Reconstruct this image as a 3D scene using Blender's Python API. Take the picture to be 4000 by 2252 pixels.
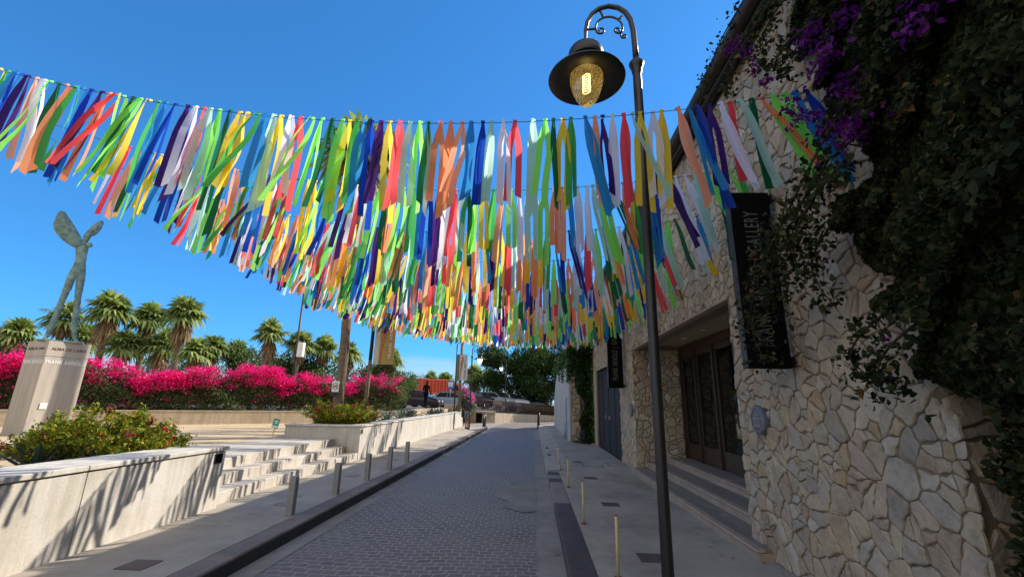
import bpy, bmesh, math, random
import numpy as np
from mathutils import Vector, Matrix
D = bpy.data
for o in list(D.objects): D.objects.remove(o)
S = bpy.context.scene
COL = S.collection
random.seed(7); RNG = np.random.default_rng(7)
R = math.radians

# ------------------------------------------------------------------ camera
cam = D.cameras.new('camera'); cam.lens = 15.267; cam.sensor_width = 36.0
cam.clip_start = 0.05; cam.clip_end = 3000
camo = D.objects.new('camera', cam); COL.objects.link(camo)
rt = Vector((0.99869508, 0.04642672, 0.0212767)); up = Vector((-0.00871548, -0.25556802, 0.96675179)); fw = Vector((-0.05032076, 0.9656757, 0.25482989))
camo.matrix_world = Matrix(((rt.x, up.x, -fw.x, 0), (rt.y, up.y, -fw.y, 0), (rt.z, up.z, -fw.z, 1.6), (0, 0, 0, 1)))
S.camera = camo

# ------------------------------------------------------------------ sun and sky
SUN = Vector((1.0, 0.75, 0.89)).normalized()
elev = math.asin(SUN.z); az = math.atan2(SUN.x, SUN.y)
W = D.worlds.new('World'); S.world = W; W.use_nodes = True
wn = W.node_tree.nodes; wl = W.node_tree.links
for n in list(wn): wn.remove(n)
wo = wn.new('ShaderNodeOutputWorld'); bg = wn.new('ShaderNodeBackground')
sky = wn.new('ShaderNodeTexSky'); sky.sky_type = 'NISHITA'; sky.sun_disc = False
sky.sun_elevation = elev; sky.sun_rotation = az
sky.air_density = 1.0; sky.dust_density = 0.15; sky.ozone_density = 3.0; sky.altitude = 0
# low bank of thin white cloud near the horizon
tc = wn.new('ShaderNodeTexCoord'); sx = wn.new('ShaderNodeSeparateXYZ'); wl.new(tc.outputs['Generated'], sx.inputs[0])
mp = wn.new('ShaderNodeMapping'); mp.inputs['Scale'].default_value = (2.2, 2.2, 14); wl.new(tc.outputs['Generated'], mp.inputs[0])
nz = wn.new('ShaderNodeTexNoise'); nz.inputs['Scale'].default_value = 2.0; nz.inputs['Detail'].default_value = 6; wl.new(mp.outputs[0], nz.inputs['Vector'])
ad = wn.new('ShaderNodeMath'); ad.operation = 'MULTIPLY_ADD'; ad.inputs[1].default_value = 0.10; wl.new(nz.outputs[0], ad.inputs[0]); wl.new(sx.outputs['Z'], ad.inputs[2])
rp = wn.new('ShaderNodeMapRange'); rp.inputs['From Min'].default_value = 0.155; rp.inputs['From Max'].default_value = 0.115
rp.inputs['To Min'].default_value = 0; rp.inputs['To Max'].default_value = 0.55; wl.new(ad.outputs[0], rp.inputs['Value'])
mx = wn.new('ShaderNodeMixRGB'); wl.new(rp.outputs[0], mx.inputs[0]); gm_ = wn.new('ShaderNodeGamma'); gm_.inputs[1].default_value = 0.72; wl.new(sky.outputs[0], gm_.inputs[0]); tn_ = wn.new('ShaderNodeMixRGB'); tn_.blend_type = 'MULTIPLY'; tn_.inputs[0].default_value = 1; tn_.inputs[2].default_value = (0.19, 0.61, 1.06, 1); wl.new(gm_.outputs[0], tn_.inputs[1]); wl.new(tn_.outputs[0], mx.inputs[1]); mx.inputs[2].default_value = (2.0, 2.6, 3.0, 1)
m1_ = wn.new('ShaderNodeMapRange'); m1_.inputs['From Min'].default_value = -0.02; m1_.inputs['From Max'].default_value = -0.42; wl.new(sx.outputs['Y'], m1_.inputs['Value'])  # unseen clouds behind the camera, added to brighten and neutralise the shade
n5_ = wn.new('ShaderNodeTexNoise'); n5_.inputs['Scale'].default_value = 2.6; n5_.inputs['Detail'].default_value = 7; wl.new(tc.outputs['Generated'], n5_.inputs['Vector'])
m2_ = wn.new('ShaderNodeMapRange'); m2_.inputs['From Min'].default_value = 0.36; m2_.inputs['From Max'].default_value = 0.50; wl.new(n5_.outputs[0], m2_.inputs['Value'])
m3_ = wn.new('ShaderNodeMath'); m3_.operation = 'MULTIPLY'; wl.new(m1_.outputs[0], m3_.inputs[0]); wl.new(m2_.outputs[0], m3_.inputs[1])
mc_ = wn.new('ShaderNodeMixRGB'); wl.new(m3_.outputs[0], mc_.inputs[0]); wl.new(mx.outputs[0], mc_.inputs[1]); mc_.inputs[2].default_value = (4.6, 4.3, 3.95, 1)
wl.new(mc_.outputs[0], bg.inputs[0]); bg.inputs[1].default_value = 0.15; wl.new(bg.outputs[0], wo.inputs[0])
sl = D.lights.new('sun', 'SUN'); sl.energy = 3.8; sl.angle = R(0.4); sl.color = (1.0, 0.91, 0.77)
so = D.objects.new('sun', sl); COL.objects.link(so); so.rotation_euler = (-SUN).to_track_quat('-Z', 'Y').to_euler()
S.view_settings.view_transform = 'Standard'; S.view_settings.look = 'None'; S.view_settings.exposure = 1.0; S.view_settings.gamma = 1
S.view_settings.use_curve_mapping = False
S.cycles.max_bounces = 8; S.cycles.transparent_max_bounces = 12; S.cycles.diffuse_bounces = 4

# ------------------------------------------------------------------ materials
MATS = {}
def nodes(name):
    m = D.materials.new(name); m.use_nodes = True; nt = m.node_tree
    for n in list(nt.nodes): nt.nodes.remove(n)
    out = nt.nodes.new('ShaderNodeOutputMaterial'); MATS[name] = m
    return m, nt, out
def N(nt, t, **kw):
    n = nt.nodes.new(t)
    for k, v in kw.items():
        if k in n.inputs: n.inputs[k].default_value = v
        else: setattr(n, k, v)
    return n
def ramp(nt, fac, stops, interp='LINEAR'):
    r = nt.nodes.new('ShaderNodeValToRGB'); r.color_ramp.interpolation = interp
    e = r.color_ramp.elements
    while len(e) < len(stops): e.new(0.5)
    for i, (p, c) in enumerate(stops): e[i].position = p; e[i].color = (*c[:3], 1)
    nt.links.new(fac, r.inputs[0]); return r
def surf(name, col, rough=0.7, col2=None, scale=3.0, bump=0.0, bscale=40.0, metal=0.0, spec=0.4, coords='Object', detail=5, stretch=None, dirt=None):
    """Principled surface with large tone variation, fine speckle and bump."""
    m, nt, out = nodes(name); b = N(nt, 'ShaderNodeBsdfPrincipled', Roughness=rough, Metallic=metal)
    b.inputs['Specular IOR Level'].default_value = spec
    t = N(nt, 'ShaderNodeTexCoord'); vec = t.outputs[coords]
    if stretch:
        mpn = N(nt, 'ShaderNodeMapping'); mpn.inputs['Scale'].default_value = stretch; nt.links.new(vec, mpn.inputs[0]); vec = mpn.outputs[0]
    c2 = col2 or tuple(c*0.8 for c in col)
    n1 = N(nt, 'ShaderNodeTexNoise', Scale=scale, Detail=detail, Roughness=0.62); nt.links.new(vec, n1.inputs['Vector'])
    r = ramp(nt, n1.outputs[0], [(0.32, c2), (0.68, col)])
    last = r.outputs[0]
    n3 = N(nt, 'ShaderNodeTexNoise', Scale=bscale, Detail=3); nt.links.new(t.outputs[coords], n3.inputs['Vector'])
    mm = N(nt, 'ShaderNodeMixRGB', blend_type='MULTIPLY'); mm.inputs[0].default_value = 0.5
    r3 = ramp(nt, n3.outputs[0], [(0.3, (0.78,)*3), (0.7, (1.06,)*3)]); nt.links.new(last, mm.inputs[1]); nt.links.new(r3.outputs[0], mm.inputs[2]); last = mm.outputs[0]
    if dirt:
        n4 = N(nt, 'ShaderNodeTexNoise', Scale=dirt[0], Detail=8, Roughness=0.7); nt.links.new(t.outputs[coords], n4.inputs['Vector'])
        r4 = ramp(nt, n4.outputs[0], [(dirt[1], (0, 0, 0)), (dirt[1]+0.12, (1, 1, 1))])
        m4 = N(nt, 'ShaderNodeMixRGB'); nt.links.new(r4.outputs[0], m4.inputs[0]); nt.links.new(last, m4.inputs[1]); m4.inputs[2].default_value = (*dirt[2], 1); last = m4.outputs[0]
    if name in ('limestone', 'stepstone', 'limestone_cap', 'whitewall', 'lowwall'):
        mp5 = N(nt, 'ShaderNodeMapping'); mp5.inputs['Scale'].default_value = (7, 7, 0.7); nt.links.new(t.outputs[coords], mp5.inputs[0])
        n5 = N(nt, 'ShaderNodeTexNoise', Scale=1.0, Detail=7, Roughness=0.7); nt.links.new(mp5.outputs[0], n5.inputs['Vector']); r5 = ramp(nt, n5.outputs[0], [(0.40, (0.72, 0.68, 0.62)), (0.56, (1, 1, 1))])
        m5 = N(nt, 'ShaderNodeMixRGB', blend_type='MULTIPLY'); m5.inputs[0].default_value = 0.55; nt.links.new(last, m5.inputs[1]); nt.links.new(r5.outputs[0], m5.inputs[2]); last = m5.outputs[0]
    if name in ('concrete', 'gutter', 'patch', 'kerb'):
        v5 = N(nt, 'ShaderNodeTexVoronoi', Scale=7.0); nt.links.new(t.outputs[coords], v5.inputs['Vector']); r5 = ramp(nt, v5.outputs['Distance'], [(0.035, (0.45, 0.42, 0.40)), (0.06, (1, 1, 1))])
        n6 = N(nt, 'ShaderNodeTexNoise', Scale=0.8, Detail=9, Roughness=0.75); nt.links.new(t.outputs[coords], n6.inputs['Vector']); r6 = ramp(nt, n6.outputs[0], [(0.36, (0.66, 0.63, 0.60)), (0.50, (0.95, 0.95, 0.95)), (0.68, (1.12, 1.1, 1.06))])
        m5 = N(nt, 'ShaderNodeMixRGB', blend_type='MULTIPLY'); m5.inputs[0].default_value = 0.6; nt.links.new(last, m5.inputs[1]); nt.links.new(r5.outputs[0], m5.inputs[2])
        m6 = N(nt, 'ShaderNodeMixRGB', blend_type='MULTIPLY'); m6.inputs[0].default_value = 0.9; nt.links.new(m5.outputs[0], m6.inputs[1]); nt.links.new(r6.outputs[0], m6.inputs[2]); last = m6.outputs[0]
    nt.links.new(last, b.inputs['Base Color'])
    if bump:
        bp = N(nt, 'ShaderNodeBump', Strength=bump, Distance=0.01); nt.links.new(n3.outputs[0], bp.inputs['Height']); nt.links.new(bp.outputs[0], b.inputs['Normal'])
    nt.links.new(b.outputs[0], out.inputs[0]); return m
def leafmat(name, stops, trans=0.35, rough=0.55, spec=0.25):
    m, nt, out = nodes(name); g = N(nt, 'ShaderNodeNewGeometry')
    r = ramp(nt, g.outputs['Random Per Island'], stops)
    b = N(nt, 'ShaderNodeBsdfPrincipled', Roughness=rough); b.inputs['Specular IOR Level'].default_value = spec; nt.links.new(r.outputs[0], b.inputs['Base Color'])
    tr = N(nt, 'ShaderNodeBsdfTranslucent'); hs = N(nt, 'ShaderNodeHueSaturation', Saturation=1.15, Value=1.4); nt.links.new(r.outputs[0], hs.inputs['Color']); nt.links.new(hs.outputs[0], tr.inputs[0])
    x = N(nt, 'ShaderNodeMixShader'); x.inputs[0].default_value = trans; nt.links.new(b.outputs[0], x.inputs[1]); nt.links.new(tr.outputs[0], x.inputs[2]); nt.links.new(x.outputs[0], out.inputs[0]); return m

surf('limestone', (0.56, 0.53, 0.49), 0.75, (0.47, 0.44, 0.395), 2.2, 0.12, 60, dirt=(3.0, 0.66, (0.50, 0.45, 0.37)))
surf('limestone_cap', (0.60, 0.57, 0.53), 0.6, (0.50, 0.475, 0.43), 2.5, 0.08, 70)
surf('stepstone', (0.53, 0.49, 0.44), 0.8, (0.42, 0.38, 0.33), 2.0, 0.15, 60, dirt=(4.0, 0.68, (0.42, 0.37, 0.30)))
surf('pedestal', (0.44, 0.39, 0.33), 0.6, (0.33, 0.29, 0.24), 1.4, 0.05, 60, stretch=(6, 6, 0.5))
surf('concrete', (0.40, 0.36, 0.31), 0.85, (0.31, 0.275, 0.235), 1.2, 0.2, 90, dirt=(9.0, 0.70, (0.17, 0.155, 0.14)))
surf('gutter', (0.30, 0.275, 0.25), 0.8, (0.22, 0.20, 0.18), 2.0, 0.2, 60, dirt=(5.0, 0.68, (0.15, 0.14, 0.13)))
surf('asphalt', (0.075, 0.07, 0.065), 0.9, (0.055, 0.052, 0.05), 1, 0.2, 30); surf('patch', (0.27, 0.25, 0.225), 0.85, (0.21, 0.195, 0.175), 2.0, 0.25, 60)
surf('kerb', (0.24, 0.19, 0.165), 0.7, (0.16, 0.13, 0.115), 1.5, 0.2, 50, dirt=(6.0, 0.66, (0.07, 0.065, 0.06)))
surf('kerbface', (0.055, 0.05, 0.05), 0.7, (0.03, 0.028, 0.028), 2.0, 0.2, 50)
surf('kerb_purple', (0.10, 0.066, 0.070), 0.65, (0.05, 0.04, 0.046), 3, 0.15, 60)
surf('kerb_grey', (0.32, 0.25, 0.225), 0.75, (0.18, 0.16, 0.155), 3, 0.15, 60)
surf('plate', (0.11, 0.075, 0.07), 0.6, (0.08, 0.055, 0.05), 5, 0.2, 60)
surf('sand', (0.52, 0.40, 0.26), 0.95, (0.43, 0.33, 0.21), 1.3, 0.5, 45, dirt=(6, 0.67, (0.30, 0.22, 0.14)))
surf('ground', (0.36, 0.31, 0.24), 0.95, (0.28, 0.25, 0.19), 0.2, 0.2, 8)
surf('lowwall', (0.52, 0.43, 0.31), 0.9, (0.42, 0.34, 0.24), 2.5, 0.6, 14)
surf('whitewall', (0.56, 0.55, 0.52), 0.9, (0.44, 0.42, 0.39), 1.2, 0.3, 20, stretch=(1, 1, 0.35), dirt=(2.0, 0.60, (0.30, 0.28, 0.25)))
surf('mortar', (0.25, 0.19, 0.135), 0.95, (0.17, 0.125, 0.085), 4, 0.5, 50)
surf('plaster_soffit', (0.42, 0.34, 0.22), 0.9, (0.38, 0.31, 0.20), 2, 0.1, 40)
surf('blackmetal', (0.018, 0.017, 0.017), 0.38, (0.011, 0.010, 0.010), 6, 0.15, 120, metal=0.0, spec=0.5)
surf('darkbrownmetal', (0.045, 0.035, 0.032), 0.5, (0.03, 0.023, 0.02), 4, 0.1, 60)
surf('greymetal', (0.30, 0.30, 0.31), 0.4, (0.24, 0.24, 0.25), 4, 0.05, 90, metal=0.3)
surf('darkgrey', (0.05, 0.055, 0.065), 0.45, (0.035, 0.04, 0.05), 4, 0.05, 60)
surf('signblack', (0.006, 0.006, 0.008), 0.9, (0.005, 0.005, 0.006), 4, spec=0.08)
surf('signletter', (0.16, 0.16, 0.16), 0.6)
surf('signred', (0.22, 0.02, 0.02), 0.6)
surf('doorwood', (0.060, 0.034, 0.020), 0.45, (0.036, 0.020, 0.012), 3, 0.1, 60, stretch=(8, 8, 0.8))
surf('garage', (0.022, 0.020, 0.020), 0.7, (0.015, 0.014, 0.014), 4, 0.1, 40)
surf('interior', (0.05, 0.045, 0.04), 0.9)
surf('yellowpost', (0.62, 0.50, 0.20), 0.5, (0.50, 0.40, 0.18), 8, 0.1, 60, dirt=(30, 0.66, (0.22, 0.10, 0.05)))
surf('rust', (0.20, 0.07, 0.03), 0.8)
surf('bronze', (0.24, 0.36, 0.33), 0.62, (0.085, 0.135, 0.125), 7, 0.9, 18, metal=0.15)
surf('darkbronze', (0.006, 0.006, 0.007), 0.85, spec=0.1)
surf('whitepaint', (0.72, 0.72, 0.70), 0.5, (0.66, 0.66, 0.64))
surf('blackpaint', (0.02, 0.02, 0.02), 0.5)
surf('palmtrunk', (0.20, 0.145, 0.105), 0.95, (0.09, 0.065, 0.048), 5, 1.0, 30, stretch=(1, 1, 6))
surf('bark', (0.12, 0.09, 0.07), 0.95, (0.07, 0.05, 0.04), 5, 0.6, 30)
surf('woodpole', (0.20, 0.135, 0.09), 0.85, (0.12, 0.08, 0.055), 4, 0.4, 40, stretch=(5, 5, 0.4))
surf('plaque', (0.17, 0.18, 0.21), 0.5, (0.12, 0.13, 0.155), 8, 0.4, 50, metal=0.2)
surf('plaque_relief', (0.28, 0.27, 0.27), 0.5, (0.20, 0.19, 0.19), 20)
surf('truckorange', (0.62, 0.10, 0.045), 0.5, (0.5, 0.08, 0.04), 3)
surf('carblue', (0.25, 0.33, 0.44), 0.3, (0.22, 0.3, 0.4)); surf('carwhite', (0.6, 0.62, 0.64), 0.3); surf('cardark', (0.03, 0.02, 0.025), 0.3); surf('carsilver', (0.32, 0.35, 0.38), 0.3)
surf('carglass', (0.02, 0.03, 0.04), 0.08, spec=0.8); surf('tyre', (0.02, 0.02, 0.02), 0.9)
surf('signblue', (0.02, 0.12, 0.42), 0.5); surf('signgreen', (0.04, 0.30, 0.22), 0.5)
surf('fencebrown', (0.09, 0.05, 0.038), 0.7, (0.06, 0.035, 0.028)); surf('ochrewall', (0.36, 0.28, 0.18), 0.9, (0.27, 0.21, 0.14), 2, 0.3, 20)
surf('skin', (0.34, 0.19, 0.12), 0.6); surf('hair', (0.02, 0.015, 0.012), 0.6); surf('clothgrey', (0.17, 0.18, 0.21), 0.9); surf('clothwhite', (0.5, 0.5, 0.52), 0.9); surf('clothdark', (0.03, 0.032, 0.045), 0.9)
surf('clothblue', (0.20, 0.27, 0.42), 0.9); surf('wire', (0.02, 0.05, 0.07), 0.6)
surf('bannergold', (0.40, 0.33, 0.09), 0.8, (0.34, 0.17, 0.07), 1.1, 0, 30); surf('bannerpale', (0.52, 0.50, 0.42), 0.8); surf('bannerred', (0.42, 0.10, 0.05), 0.8, (0.35, 0.18, 0.06), 8); surf('bannergreen', (0.13, 0.14, 0.07), 0.8); surf('bannergrey', (0.50, 0.51, 0.53), 0.8); surf('bannerbrown', (0.28, 0.16, 0.10), 0.8)
surf('petal', (0.22, 0.01, 0.06), 0.7)

# marble steps in front of the doors with a pale worn streak
surf('doorstep', (0.25, 0.22, 0.195), 0.7, (0.18, 0.155, 0.14), 1.5, 0.2, 40, stretch=(5, 0.8, 1), dirt=(3.0, 0.60, (0.36, 0.34, 0.33)))
surf('stepnose', (0.42, 0.33, 0.26), 0.8, (0.33, 0.255, 0.20), 4, 0.4, 30)

# stones of the cladding: one tone per stone
m, nt, out = nodes('stones'); g = N(nt, 'ShaderNodeNewGeometry'); tcn = N(nt, 'ShaderNodeTexCoord')
r1 = ramp(nt, g.outputs['Random Per Island'], [(0, (0.42, 0.31, 0.195)), (0.12, (0.50, 0.41, 0.29)), (0.3, (0.42, 0.36, 0.29)), (0.46, (0.40, 0.305, 0.22)), (0.6, (0.51, 0.43, 0.32)), (0.74, (0.34, 0.295, 0.24)), (0.88, (0.56, 0.50, 0.41)), (1, (0.44, 0.34, 0.25))])
n1 = N(nt, 'ShaderNodeTexNoise', Scale=5.0, Detail=8, Roughness=0.65); n2 = N(nt, 'ShaderNodeTexNoise', Scale=22.0, Detail=6, Roughness=0.6)
for n_ in (n1, n2): nt.links.new(tcn.outputs['Object'], n_.inputs['Vector'])
q1 = ramp(nt, n1.outputs[0], [(0.3, (0.62, 0.58, 0.52)), (0.5, (0.95, 0.93, 0.9)), (0.7, (1.1, 1.08, 1.05))]); q2 = ramp(nt, n2.outputs[0], [(0.30, (0.72, 0.68, 0.62)), (0.5, (1, 1, 1))])
a1 = N(nt, 'ShaderNodeMixRGB', blend_type='MULTIPLY'); a1.inputs[0].default_value = 0.75; a2 = N(nt, 'ShaderNodeMixRGB', blend_type='MULTIPLY'); a2.inputs[0].default_value = 0.6
nt.links.new(r1.outputs[0], a1.inputs[1]); nt.links.new(q1.outputs[0], a1.inputs[2]); nt.links.new(a1.outputs[0], a2.inputs[1]); nt.links.new(q2.outputs[0], a2.inputs[2])
b = N(nt, 'ShaderNodeBsdfPrincipled', Roughness=0.85); nt.links.new(a2.outputs[0], b.inputs['Base Color'])
sm = N(nt, 'ShaderNodeMath', operation='ADD'); nt.links.new(n1.outputs[0], sm.inputs[0]); nt.links.new(n2.outputs[0], sm.inputs[1])
bp = N(nt, 'ShaderNodeBump', Strength=0.9, Distance=0.02); nt.links.new(sm.outputs[0], bp.inputs['Height']); nt.links.new(bp.outputs[0], b.inputs['Normal']); nt.links.new(b.outputs[0], out.inputs[0])

# road pavers: wavy running bond with pale joints
m, nt, out = nodes('pavers'); t = N(nt, 'ShaderNodeTexCoord')
nw = N(nt, 'ShaderNodeTexNoise', Scale=0.9, Detail=2); nt.links.new(t.outputs['Object'], nw.inputs['Vector'])
nf = N(nt, 'ShaderNodeTexNoise', Scale=9.0, Detail=3); nt.links.new(t.outputs['Object'], nf.inputs['Vector'])
v1 = N(nt, 'ShaderNodeVectorMath', operation='MULTIPLY_ADD'); v1.inputs[1].default_value = (0.35, 0.35, 0); nt.links.new(nw.outputs['Color'], v1.inputs[0]); nt.links.new(t.outputs['Object'], v1.inputs[2])
v2 = N(nt, 'ShaderNodeVectorMath', operation='MULTIPLY_ADD'); v2.inputs[1].default_value = (0.035, 0.035, 0); nt.links.new(nf.outputs['Color'], v2.inputs[0]); nt.links.new(v1.outputs[0], v2.inputs[2])
br = N(nt, 'ShaderNodeTexBrick'); nt.links.new(v2.outputs[0], br.inputs['Vector'])
br.inputs['Scale'].default_value = 1.0; br.inputs['Brick Width'].default_value = 0.150; br.inputs['Row Height'].default_value = 0.098; br.inputs['Mortar Size'].default_value = 0.010; br.inputs['Mortar Smooth'].default_value = 0.35; br.inputs['Bias'].default_value = -0.2
br.inputs['Color1'].default_value = (0.165, 0.132, 0.124, 1); br.inputs['Color2'].default_value = (0.105, 0.084, 0.084, 1); br.inputs['Mortar'].default_value = (0.36, 0.31, 0.275, 1)
nd = N(nt, 'ShaderNodeTexNoise', Scale=0.7, Detail=8, Roughness=0.7); nt.links.new(t.outputs['Object'], nd.inputs['Vector'])
rd = ramp(nt, nd.outputs[0], [(0.42, (0, 0, 0)), (0.75, (0.75, 0.75, 0.75))]); md = N(nt, 'ShaderNodeMixRGB'); nt.links.new(rd.outputs[0], md.inputs[0]); nt.links.new(br.outputs['Color'], md.inputs[1]); md.inputs[2].default_value = (0.24, 0.20, 0.185, 1)
ng = N(nt, 'ShaderNodeTexNoise', Scale=60.0, Detail=4); nt.links.new(t.outputs['Object'], ng.inputs['Vector']); rg = ramp(nt, ng.outputs[0], [(0.3, (0.72,)*3), (0.7, (1.12,)*3)])
mg = N(nt, 'ShaderNodeMixRGB', blend_type='MULTIPLY'); mg.inputs[0].default_value = 0.7; nt.links.new(md.outputs[0], mg.inputs[1]); nt.links.new(rg.outputs[0], mg.inputs[2])
b = N(nt, 'ShaderNodeBsdfPrincipled', Roughness=0.62); nt.links.new(mg.outputs[0], b.inputs['Base Color'])
bp = N(nt, 'ShaderNodeBump', Strength=0.7, Distance=0.012, invert=True); nt.links.new(br.outputs['Fac'], bp.inputs['Height'])
bp2 = N(nt, 'ShaderNodeBump', Strength=0.35, Distance=0.006); nt.links.new(ng.outputs[0], bp2.inputs['Height']); nt.links.new(bp.outputs[0], bp2.inputs['Normal']); nt.links.new(bp2.outputs[0], b.inputs['Normal']); nt.links.new(b.outputs[0], out.inputs[0])

# ribbons
RIB = [('orange', (1.0, 0.25, 0.08)), ('yellow', (1.0, 0.56, 0.0)), ('green', (0.06, 0.40, 0.09)), ('skyblue', (0.02, 0.26, 0.62)), ('blue', (0.0, 0.05, 0.42)), ('purple', (0.045, 0.005, 0.14)),
       ('lavender', (0.70, 0.70, 0.92)), ('red', (0.85, 0.03, 0.05)), ('mint', (0.38, 0.64, 0.55)), ('lime', (0.24, 0.80, 0.09)), ('darkgreen', (0.005, 0.13, 0.05)), ('peach', (1.0, 0.36, 0.20))]
for nm, c in RIB:
    m, nt, out = nodes('ribbon_'+nm)
    b = N(nt, 'ShaderNodeBsdfPrincipled', Roughness=0.38); b.inputs['Specular IOR Level'].default_value = 0.3; b.inputs['Base Color'].default_value = (*c, 1)
    tr = N(nt, 'ShaderNodeBsdfTranslucent'); lt = 0.11 if nm in ('orange', 'yellow', 'lavender', 'red', 'mint', 'lime', 'peach') else 0.015; tr.inputs[0].default_value = (*[min(1, x*1.2+lt) for x in c], 1)
    x = N(nt, 'ShaderNodeMixShader'); x.inputs[0].default_value = 0.70; nt.links.new(b.outputs[0], x.inputs[1]); nt.links.new(tr.outputs[0], x.inputs[2]); nt.links.new(x.outputs[0], out.inputs[0])
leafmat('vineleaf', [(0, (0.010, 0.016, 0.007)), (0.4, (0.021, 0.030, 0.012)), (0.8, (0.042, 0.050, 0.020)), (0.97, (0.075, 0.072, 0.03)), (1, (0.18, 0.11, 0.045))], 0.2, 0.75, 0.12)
leafmat('purplebract', [(0, (0.085, 0.006, 0.11)), (1, (0.17, 0.015, 0.20))], 0.35)
leafmat('pinkbract', [(0, (0.34, 0.008, 0.08)), (0.35, (0.72, 0.01, 0.19)), (0.8, (0.86, 0.02, 0.27)), (1, (0.90, 0.16, 0.26))], 0.42)
leafmat('palepink', [(0, (0.60, 0.09, 0.36)), (1, (0.65, 0.2, 0.42))], 0.4)
leafmat('hedgeleaf', [(0, (0.025, 0.055, 0.018)), (0.5, (0.06, 0.10, 0.03)), (0.9, (0.13, 0.17, 0.06)), (1, (0.30, 0.10, 0.07))], 0.3)
leafmat('shrubleaf', [(0, (0.05, 0.09, 0.012)), (0.4, (0.15, 0.20, 0.018)), (0.8, (0.33, 0.36, 0.035)), (1, (0.38, 0.15, 0.05))], 0.35)
leafmat('redleaf', [(0, (0.16, 0.02, 0.03)), (1, (0.50, 0.03, 0.10))], 0.35)
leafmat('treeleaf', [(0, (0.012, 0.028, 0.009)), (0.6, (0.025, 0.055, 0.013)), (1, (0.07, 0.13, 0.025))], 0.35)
leafmat('farleaf', [(0, (0.04, 0.07, 0.02)), (0.6, (0.08, 0.13, 0.035)), (1, (0.16, 0.21, 0.06))], 0.3)
leafmat('palmleaf', [(0, (0.06, 0.10, 0.03)), (0.5, (0.16, 0.22, 0.06)), (1, (0.38, 0.42, 0.15))], 0.4)
leafmat('deadleaf', [(0, (0.18, 0.11, 0.06)), (1, (0.42, 0.30, 0.17))], 0.25)
leafmat('agaveleaf', [(0, (0.05, 0.09, 0.07)), (1, (0.13, 0.20, 0.14))], 0.12)
leafmat('darkagave', [(0, (0.02, 0.045, 0.04)), (1, (0.06, 0.07, 0.06))], 0.08)
surf('vinetwig', (0.045, 0.03, 0.022), 0.9); surf('twig', (0.10, 0.07, 0.05), 0.9)
def emis(name, col, st):
    m, nt, out = nodes(name); e = N(nt, 'ShaderNodeEmission', Strength=st); e.inputs[0].default_value = (*col, 1); nt.links.new(e.outputs[0], out.inputs[0])
emis('coil', (1.0, 0.80, 0.36), 4.0); emis('lampbulb', (1.0, 0.80, 0.45), 2.2); emis('indoorlight', (1.0, 0.75, 0.4), 1.0)
m, nt, out = nodes('lampglass'); tcg = N(nt, 'ShaderNodeTexCoord'); vg = N(nt, 'ShaderNodeTexNoise', Scale=70, Detail=3); nt.links.new(tcg.outputs['Object'], vg.inputs['Vector'])
gl = N(nt, 'ShaderNodeBsdfGlossy', Roughness=0.12); tp = N(nt, 'ShaderNodeBsdfTransparent'); tp.inputs[0].default_value = (0.95, 0.80, 0.52, 1); tl = N(nt, 'ShaderNodeBsdfTranslucent'); tl.inputs[0].default_value = (0.85, 0.66, 0.33, 1)
rr = ramp(nt, vg.outputs[0], [(0.40, (0.20,)*3), (0.65, (0.55,)*3)]); x1 = N(nt, 'ShaderNodeMixShader'); nt.links.new(rr.outputs[0], x1.inputs[0]); nt.links.new(tp.outputs[0], x1.inputs[1]); nt.links.new(tl.outputs[0], x1.inputs[2])
x2 = N(nt, 'ShaderNodeMixShader'); x2.inputs[0].default_value = 0.10; nt.links.new(x1.outputs[0], x2.inputs[1]); nt.links.new(gl.outputs[0], x2.inputs[2]); nt.links.new(x2.outputs[0], out.inputs[0])
m, nt, out = nodes('doorglass'); gl = N(nt, 'ShaderNodeBsdfGlossy', Roughness=0.04); gl.inputs[0].default_value = (0.8, 0.85, 0.85, 1); tp = N(nt, 'ShaderNodeBsdfTransparent'); tp.inputs[0].default_value = (0.45, 0.42, 0.36, 1)
fr = N(nt, 'ShaderNodeFresnel', IOR=1.45); x1 = N(nt, 'ShaderNodeMixShader'); nt.links.new(fr.outputs[0], x1.inputs[0]); nt.links.new(tp.outputs[0], x1.inputs[1]); nt.links.new(gl.outputs[0], x1.inputs[2]); nt.links.new(x1.outputs[0], out.inputs[0])

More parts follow.
